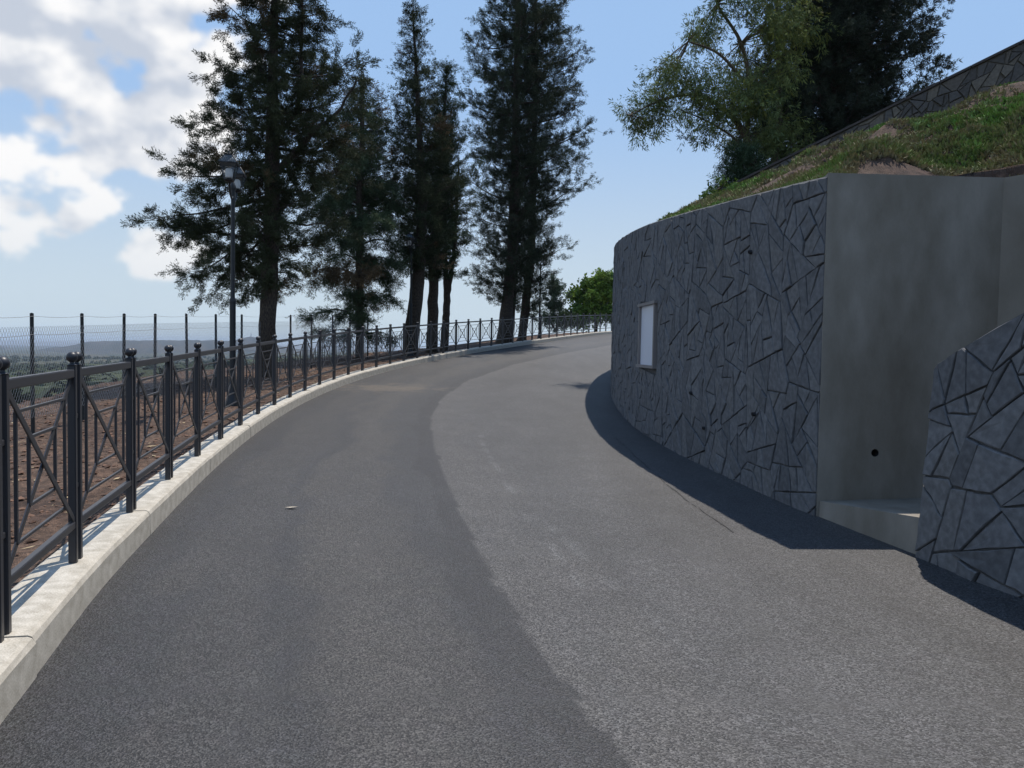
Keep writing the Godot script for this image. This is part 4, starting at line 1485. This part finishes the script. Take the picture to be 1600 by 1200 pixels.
	conifer("cypress_tree", "cypress with slim leaning trunk and wisps hanging beside a lamp post", {at = f7, seed = 19, group = gt, kind = "cypress", tint = Vector3(0.052, 0.064, 0.036), branches = 130, rise = 0.48, bend = 0.1, thick = 0.11, density = 84.0, leaf = 1.2, bare = 0.25,
		stems = [[[0, 0, 0, 0.22], [0.18, 2.0, 0, 0.20], [0.38, 4.4, 0, 0.18], [0.42, 8.5, 0, 0.14], [0.4, 14, 0, 0.08], [0.3, 19.5, 0, 0.01]]],
		profile = [[e7 + 1.9, 0.2, 0.9], [e7 + 2.8, 0.5, 1.5], [e7 + 4.5, 0.9, 1.7], [e7 + 5.9, 1.3, 2.2], [e7 + 7.9, 1.4, 2.6], [e7 + 10.4, 1.6, 2.6], [e7 + 12.7, 1.7, 3.1], [e7 + 13.8, 1.6, 2.4], [e7 + 15.5, 1.3, 1.9], [e7 + 19.0, 0.1, 0.1]]})
	# beyond the bend
	var fs := Vector3(2.75, EYE + 1.5, -55.0)
	conifer("pine_tree", "small thin pine beyond the bend behind the railing", {at = fs, seed = 20, kind = "pine", tint = Vector3(0.06, 0.085, 0.05), branches = 46, rise = 0.25, thick = 0.14, density = 30.0, leaf = 1.8,
		stems = [[[0, 0, 0, 0.08], [0.02, 1.5, 0, 0.06], [0, 3.4, 0, 0.01]]],
		profile = [[0.2, 1.3, 1.5], [0.9, 1.3, 1.4], [1.8, 0.9, 0.9], [2.6, 0.4, 0.4], [3.3, 0.05, 0.05]]})
	clump_tree("broadleaf_tree", "bright green leafy tree beside the bend of the road", Vector3(6.0, EYE + 1.2, -58.0), [[[0, 0, 0, 0.12], [0, 1.5, 0, 0.1], [-0.6, 2.4, 0, 0.05]], [[0, 1.5, 0, 0.08], [0.8, 2.8, 0, 0.04]]],
		[[-1.3, 2.6, 0, 0.7], [-0.6, 3.3, 0.2, 0.7], [0.2, 3.6, 0, 0.8], [1.0, 3.8, 0.1, 0.8], [-0.2, 2.5, 0.4, 0.8], [0.9, 2.6, 0.2, 0.8], [1.7, 3.0, 0, 0.8], [-1.5, 1.5, 0.1, 0.7], [-0.5, 1.4, 0.4, 0.8], [0.7, 1.4, 0.3, 0.8], [1.8, 1.6, 0.2, 0.8], [-2.4, 1.0, 0, 0.6], [-1.2, 0.6, 0.4, 0.6], [2.6, 2.4, 0, 0.9]], "broad", Vector3(0.115, 0.20, 0.045), 4.0, 1.7, 0.0, 21)
	clump_tree("broadleaf_tree", "roadside tree hidden round the bend that shades the far road", Vector3(7.6, EYE + 0.2, -45.5), [[[0, 0, 0, 0.14], [0, 2.0, 0, 0.1], [0, 3.6, 0, 0.05]]],
		[[0, 3.6, 0, 1.0], [-0.6, 2.9, 0.2, 0.8], [0.8, 3.0, 0.2, 0.9], [0, 2.6, 0.6, 0.8]], "broad", Vector3(0.06, 0.11, 0.03), 3.0, 1.7, 0.0, 22)
	# on the hillside
	var fp := Vector3(9.3, bank_y(9.3, 24.0) - 0.2, -24.0)
	var ep := EYE - fp.y
	conifer("pine_tree", "big dense dark pine on the hillside behind the old wall", {at = fp, seed = 23, kind = "pine", tint = Vector3(0.040, 0.050, 0.034), branches = 250, rise = 0.22, bend = 0.05, thick = 0.19, density = 70.0, leaf = 1.25, bare = 0.3, lift = 0.6, brown = 0.03,
		stems = [[[0, 0, 0, 0.28], [0.1, 3.0, 0, 0.22], [0.2, 7, 0, 0.12], [0.2, 11.5, 0, 0.02]]],
		profile = [[ep + 4.2, 1.9, 0.7], [ep + 5.4, 2.7, 0.9], [ep + 6.3, 2.9, 1.7], [ep + 7.2, 2.9, 2.6], [ep + 8.3, 2.6, 3.3], [ep + 9.2, 2.6, 2.9], [ep + 10.2, 2.5, 2.8], [ep + 12.0, 1.6, 1.8], [ep + 15.2, 0.1, 0.1]]})
	var fe := Vector3(6.95, bank_y(6.95, 22.0) - 0.1, -22.0)
	var py := EYE - fe.y          # clumps below are written from eye level and the trunk's x
	var limbs := [[[0, 0, 0, 0.115], [-0.35, 0.6, 0, 0.101], [-0.75, py + 5.9, 0, 0.086], [-1.3, py + 6.5, 0.1, 0.072], [-2.1, py + 6.9, 0.2, 0.050], [-3.1, py + 6.7, 0.3, 0.029], [-3.9, py + 6.3, 0.3, 0.014]],
		[[-0.35, 0.6, 0, 0.065], [-0.9, py + 5.6, 0.2, 0.036], [-1.7, py + 6.1, 0.3, 0.025], [-2.6, py + 6.4, 0.5, 0.014]],
		[[-0.35, 0.6, 0, 0.036], [-0.9, py + 5.15, 0.4, 0.022], [-1.6, py + 5.5, 0.6, 0.011]],
		[[-0.7, py + 5.9, 0, 0.079], [-0.6, py + 7.2, -0.2, 0.065], [-0.9, py + 8.4, -0.1, 0.050], [-1.6, py + 9.4, 0, 0.029], [-2.0, py + 10.6, 0, 0.014]],
		[[-0.6, py + 7.2, -0.2, 0.050], [-1.5, py + 8.0, 0.1, 0.036], [-2.4, py + 8.3, 0.2, 0.022]],
		[[0, 0, 0, 0.101], [0.3, py + 6.5, -0.4, 0.086], [0.2, py + 8.5, -0.4, 0.065], [0, py + 11, -0.3, 0.029]]]
	var cls := []
	for q in [[1000, 192, 32], [985, 178, 22], [1030, 172, 36], [1012, 152, 22], [1042, 112, 32], [1050, 95, 22], [1072, 140, 38], [1085, 48, 24], [1105, 45, 34], [1125, 15, 44], [1090, 165, 46], [1125, 165, 44], [1150, 95, 36], [1185, 55, 40], [1172, 165, 40], [1088, 212, 20], [1112, 190, 22], [1205, 125, 44], [1215, 195, 42], [1185, 225, 30], [1130, -40, 55], [1185, -20, 50], [1160, 130, 28], [1140, 215, 20], [1220, 60, 44], [1235, 235, 32], [1215, 250, 24]]:
		var dd := rng.randf_range(-0.8, 0.8)
		cls.append([(q[0] - 800) / 1250.0 * 22.0 - 6.95 - 0.1, (550 - q[1]) / 1250.0 * 22.0 + py, dd, q[2] / 1250.0 * 22.0 * 1.1])
	clump_tree("eucalyptus_tree", "light green eucalyptus with hanging leaves reaching over the retaining wall", fe, limbs, cls, "eucalyptus", Vector3(0.108, 0.146, 0.060), 6.5, 0.85, 0.13, 24, "tree", M.pale_bark)
	var fb := Vector3(5.75, bank_y(5.75, 20.5) - 0.1, -20.5)
	conifer("conifer_shrub", "small dark feathery conifer at the foot of the eucalyptus", {at = fb, seed = 25, kind = "cedar", tint = Vector3(0.040, 0.066, 0.034), branches = 70, rise = 0.25, thick = 0.11, density = 60.0, leaf = 1.1, flat = 0.5,
		stems = [[[0, 0, 0, 0.06], [0, 0.9, 0, 0.04], [0, 1.6, 0, 0.01]]],
		profile = [[0.0, 0.8, 0.6], [0.4, 0.9, 0.7], [0.8, 0.75, 0.6], [1.2, 0.5, 0.5], [1.7, 0.05, 0.05]]})
	# shrubs along the old wall and over the retaining wall
	for q in [[4.35, 17.2, 0.28, 31, "small bright leafy shrub hanging over the retaining wall top", Vector3(0.07, 0.13, 0.03)], [6.9, 19.6, 0.34, 32, "low green shrub at the lower end of the old wall", Vector3(0.07, 0.10, 0.035)], [8.3, 18.3, 0.30, 33, "dry straw coloured bush against the old wall", Vector3(0.22, 0.16, 0.07)], [10.6, 16.3, 0.36, 34, "grey green bush against the old stone wall", Vector3(0.07, 0.085, 0.045)]]:
		var p := Vector3(q[0], bank_y(q[0], q[1]), -q[1])
		var R: float = q[2]
		clump_tree("shrub", q[4], p, [[[0, -0.1, 0, 0.02], [0, 0.2, 0, 0.015], [0, 0.35, 0, 0.008]]], [[0, 0.3, 0, R], [0.3, 0.25, 0.1, R * 0.8], [-0.3, 0.22, 0.1, R * 0.8], [0.05, 0.5, 0, R * 0.7]], "broad", q[5], 5.0, 0.45, 0.0, q[3], "shrub")

# ---------------------------------------------------------------- old wall on the hill
func make_old_wall():
	var a := Vector3(4.6, 0, -20.4)
	var b := Vector3(14.5, 0, -16.0)
	var root := base("old_stone_wall", Vector3(9.0, bank_y(9.0, 18.4), -18.4))
	tag(root, "old rubble stone wall with dark coping climbing the hillside", "wall")
	var at := root.position
	var dir := (b - a).normalized()
	var nn := Vector3(dir.z, 0, -dir.x)
	if nn.z < 0: nn = -nn
	var L := a.distance_to(b)
	var ytop := func(u: float) -> float: return EYE + 3.75 + u * 0.44
	var place := func(q: Vector2, h: float) -> Vector3:
		var p := a + dir * q.x
		return Vector3(p.x, ytop.call(q.x) + q.y, p.z) + nn * h
	var g := Geo.new()
	g.loft(PackedVector3Array([place.call(Vector2(0, -2.2), 0) - at, place.call(Vector2(0, 0), 0) - at, place.call(Vector2(0, 0), -0.4) - at, place.call(Vector2(0, -2.2), -0.4) - at]),
		PackedVector3Array([place.call(Vector2(L, -2.2), 0) - at, place.call(Vector2(L, 0), 0) - at, place.call(Vector2(L, 0), -0.4) - at, place.call(Vector2(L, -2.2), -0.4) - at]))
	put(g.mesh(), "wall_core", M.old_mortar, root)
	var polys := crazy_paving(0.0, L, -1.6, -0.02, 0.75, 0.055, 99, Rect2())
	var r := RandomNumberGenerator.new()
	r.seed = 98
	for p in polys:
		var top := -100.0
		var m := poly_mid(p)
		for q in p: top = maxf(top, ytop.call(q.x) + q.y)
		var w := a + dir * m.x
		if top < bank_y(w.x, -w.z) - 0.05: continue
		var c: Vector3 = place.call(m, 0.0)
		var s := Geo.new()
		if stone_geo(p, r.randf_range(0.02, 0.06), place, r, s, c, 0.008):
			put(s.mesh(), "stone", M.old_stone[r.randi() % M.old_stone.size()], root, c - at)
	var u := 0.0
	while u < L - 0.05:
		var u1 := minf(u + r.randf_range(0.5, 0.9), L)
		var c := Geo.new()
		var o: Vector3 = place.call(Vector2((u + u1) * 0.5, 0), 0)
		var ring := func(uu: float) -> PackedVector3Array: return PackedVector3Array([place.call(Vector2(uu, 0.003), 0.07) - o, place.call(Vector2(uu, 0.06), 0.065) - o, place.call(Vector2(uu, 0.10), -0.15) - o, place.call(Vector2(uu, 0.06), -0.45) - o, place.call(Vector2(uu, 0.003), -0.45) - o])
		c.loft(ring.call(u + 0.006), ring.call(u1 - 0.006))
		put(c.mesh(), "coping_stone", M.coping, root, o - at)
		u = u1

# ---------------------------------------------------------------- far country
func far_y(x: float, z: float) -> float:
	var d := -z
	var back := rail_x(clampf(d, -3.0, 60.0)) - x       # how far out over the valley
	var dist := Vector2(x, z).length()
	var y := -4.0
	if back > 6.0:
		y = -4.0 - 12.0 * (1.0 - exp(-(back - 6.0) / 160.0)) - 48.0 * (1.0 - exp(-maxf(0.0, back - 6.0) / 1500.0))
	var ahead := maxf(0.0, d - 62.0)
	y -= 10.0 * (1.0 - exp(-ahead / 30.0)) + 60.0 * (1.0 - exp(-ahead / 600.0)) if x > -200.0 and back <= 6.0 else 0.0
	return y

func make_far():
	var hn := noise(FastNoiseLite.TYPE_SIMPLEX, 0.0012, 111, 5)
	var pn := noise(FastNoiseLite.TYPE_SIMPLEX, 0.006, 112, 4)
	var place := func(az: float, q: float) -> Vector3:
		var a := deg_to_rad(az)
		var x := sin(a) * q
		var z := -cos(a) * q
		var y := far_y(x, z) + hn.get_noise_2d(x, z) * 9.0 * smoothstep(150.0, 900.0, q)
		return Vector3(x, y, z)
	var paint := func(p: Vector3, az: float, q: float) -> Color:
		var n := pn.get_noise_2d(p.x, p.z)
		var c := Vector3(0.035, 0.052, 0.024).lerp(Vector3(0.09, 0.085, 0.045), clampf(0.35 + n * 1.5, 0, 1))
		return Color(c.x * 1.5, c.y * 1.5, c.z * 1.5)
	var radii := [0.0]
	var q := 8.0
	while q < 11000.0:
		radii.append(q)
		q *= 1.045
	structure(sheet(steps([[-180, -75, 5], [-75, 40, 0.5], [40, 180, 5]]), radii, place, paint), "ground", M.land, "wide valley plain below the road")
	# distant ridges: [azimuth from, to, distance, list of (azimuth, height over eye level in metres)]
	for rd in [["far_hill", 6200.0, 1500.0, [[-60, 60], [-45, 10], [-36, -40], [-33, -35], [-30.5, -90], [-28, -170], [-20, -170]], 121],
			["hill_ridge", 4600.0, 1400.0, [[-50, -140], [-36, -100], [-31.5, -62], [-29.5, -30], [-27.5, 2], [-24, 14], [-20, 18], [-17.5, 4], [-15, -20], [-11, -70], [-7, -140]], 122],
			["cone_hill", 5200.0, 500.0, [[-20.5, -120], [-19.4, 14], [-18.6, 40], [-18.1, 46], [-17.5, 40], [-16.6, 6], [-15.4, -50], [-13, -150]], 123]]:
		var ridge: Array = rd[3]
		var D: float = rd[1]
		var depth: float = rd[2]
		var rn := noise(FastNoiseLite.TYPE_SIMPLEX, 0.0022, rd[4], 5)
		var pl := func(az: float, t: float) -> Vector3:
			var hh := -150.0
			for k in ridge.size() - 1:
				if az >= ridge[k][0] and az <= ridge[k + 1][0]:
					hh = lerpf(ridge[k][1], ridge[k + 1][1], smoothstep(0.0, 1.0, (az - ridge[k][0]) / (ridge[k + 1][0] - ridge[k][0])))
			var a := deg_to_rad(az)
			var dist := D + t * depth
			var x := sin(a) * dist
			var z := -cos(a) * dist
			var f := 1.0 - absf(t)
			f = f * f * (3.0 - 2.0 * f)
			var y := lerpf(-150.0, hh, f) + rn.get_noise_2d(x, z) * 30.0 * (1.0 - f) + rn.get_noise_2d(x * 4.0, z * 4.0) * 5.0
			return Vector3(x, y + EYE, z)
		var pt := func(p: Vector3, az: float, t: float) -> Color:
			var n := rn.get_noise_2d(p.x * 3.0, p.z * 3.0)
			var c := Vector3(0.035, 0.043, 0.032).lerp(Vector3(0.075, 0.07, 0.052), clampf(0.45 + n * 1.4, 0, 1))
			return Color(c.x * 1.5, c.y * 1.5, c.z * 1.5)
		var ts := []
		for k in 25: ts.append(-1.0 + k / 12.0)
		var o := structure(sheet(steps([[ridge[0][0], ridge[-1][0], 0.12]]), ts, pl, pt), rd[0], M.land)
	# mast on the cone hill
	var mp := Vector3(sin(deg_to_rad(-18.1)) * 5200.0, EYE + 40.0, -cos(deg_to_rad(18.1)) * 5200.0)
	var mg := Geo.new()
	mg.tube(PackedVector3Array([Vector3(0, 0, 0), Vector3(0, 18, 0), Vector3(0, 34, 0)]), PackedFloat32Array([2.2, 1.6, 0.9]), 6)
	for y in [14.0, 26.0]: mg.bar(Vector3(-3, y, 0), Vector3(3, y, 0), 1.0, 1.0)
	var mast := put(mg.mesh(), "radio_mast", M.lamp_iron, null, mp)
	tag(mast, "tiny radio mast on top of the distant cone hill", "mast")
	# woods in the valley
	var r := RandomNumberGenerator.new()
	r.seed = 6
	var blob := Geo.new()
	for k in 46:
		var o := rnd3(r).normalized()
		o.y = absf(o.y) * 1.3 - 0.15
		var p := o * r.randf_range(0.65, 1.0)
		var s := rnd3(r).normalized()
		var t := o.cross(s).normalized() * r.randf_range(0.2, 0.36)
		var b := t.cross(o).normalized() * r.randf_range(0.2, 0.36)
		blob.tri(p + t, p - t * 0.6 + b, p - t * 0.5 - b, o)
	var xf := []
	var cols := PackedColorArray()
	for k in 15000:
		var az := deg_to_rad(r.randf_range(-46.0, 2.0))
		var dist := 70.0 * pow(38.0, r.randf())
		var x := sin(az) * dist
		var z := -cos(az) * dist
		if rail_x(clampf(-z, -3.0, 60.0)) - x < 30.0: continue
		if pn.get_noise_2d(x, z) > 0.12 and r.randf() < 0.8: continue
		var p: Vector3 = place.call(rad_to_deg(az), dist)
		var s := r.randf_range(2.4, 5.0)
		xf.append(Transform3D(Basis(Vector3.UP, r.randf() * TAU).scaled(Vector3(s, s * r.randf_range(0.8, 1.5), s)), p))
		var c := Vector3(0.026, 0.042, 0.020).lerp(Vector3(0.05, 0.065, 0.028), r.randf()) * r.randf_range(0.7, 1.2)
		cols.append(Color(c.x, c.y, c.z))
	var w := scatter(blob.mesh(), xf, cols, "valley_woodland", M.clod)
	tag(w, "dark green woods and scrub spread over the valley", "woodland", "", "stuff")

func make_litter():
	var g := Geo.new()
	g.tri(Vector3(-0.055, 0.012, 0), Vector3(0.0, 0.016, 0.028), Vector3(0.0, 0.012, -0.024), Vector3.UP)
	g.tri(Vector3(0.06, 0.02, 0.005), Vector3(0.0, 0.016, 0.028), Vector3(0.0, 0.012, -0.024), Vector3.UP)
	var m := mat(lin(0.58, 0.50, 0.38), 0.9)
	m.cull_mode = BaseMaterial3D.CULL_DISABLED
	var o := put(g.mesh(), "dry_leaf", m, null, Vector3(-1.8, road_y(6.53), -6.53))
	tag(o, "single curled dry leaf lying on the asphalt", "leaf")

func _ready():
	rng.seed = 1
	make_light()
	print("sky ", Time.get_ticks_msec())
	make_rail()
	make_wall_path()
	make_materials()
	print("materials ", Time.get_ticks_msec())
	make_road()
	make_kerb()
	make_bank()
	make_terrace()
	make_far()
	print("land ", Time.get_ticks_msec())
	make_retaining_wall()
	make_niche()
	make_wing_wall()
	make_old_wall()
	print("walls ", Time.get_ticks_msec())
	make_railing()
	make_wire_fence()
	for l in [[-4.72, 13.5, 1.77, "black double lantern lamp post in front of the thick cypress trunk"], [-3.5, 27.4, 1.55, "black lamp post behind the leaning cypress trunk"], [1.30, 39.4, 1.15, "black lamp post whose lanterns hide in cypress foliage"]]:
		make_lamp(Vector3(l[0], terrace_y(l[0], l[1]), -l[1]), l[2], l[3])
	make_trees()
	make_litter()
	print("done ", Time.get_ticks_msec())
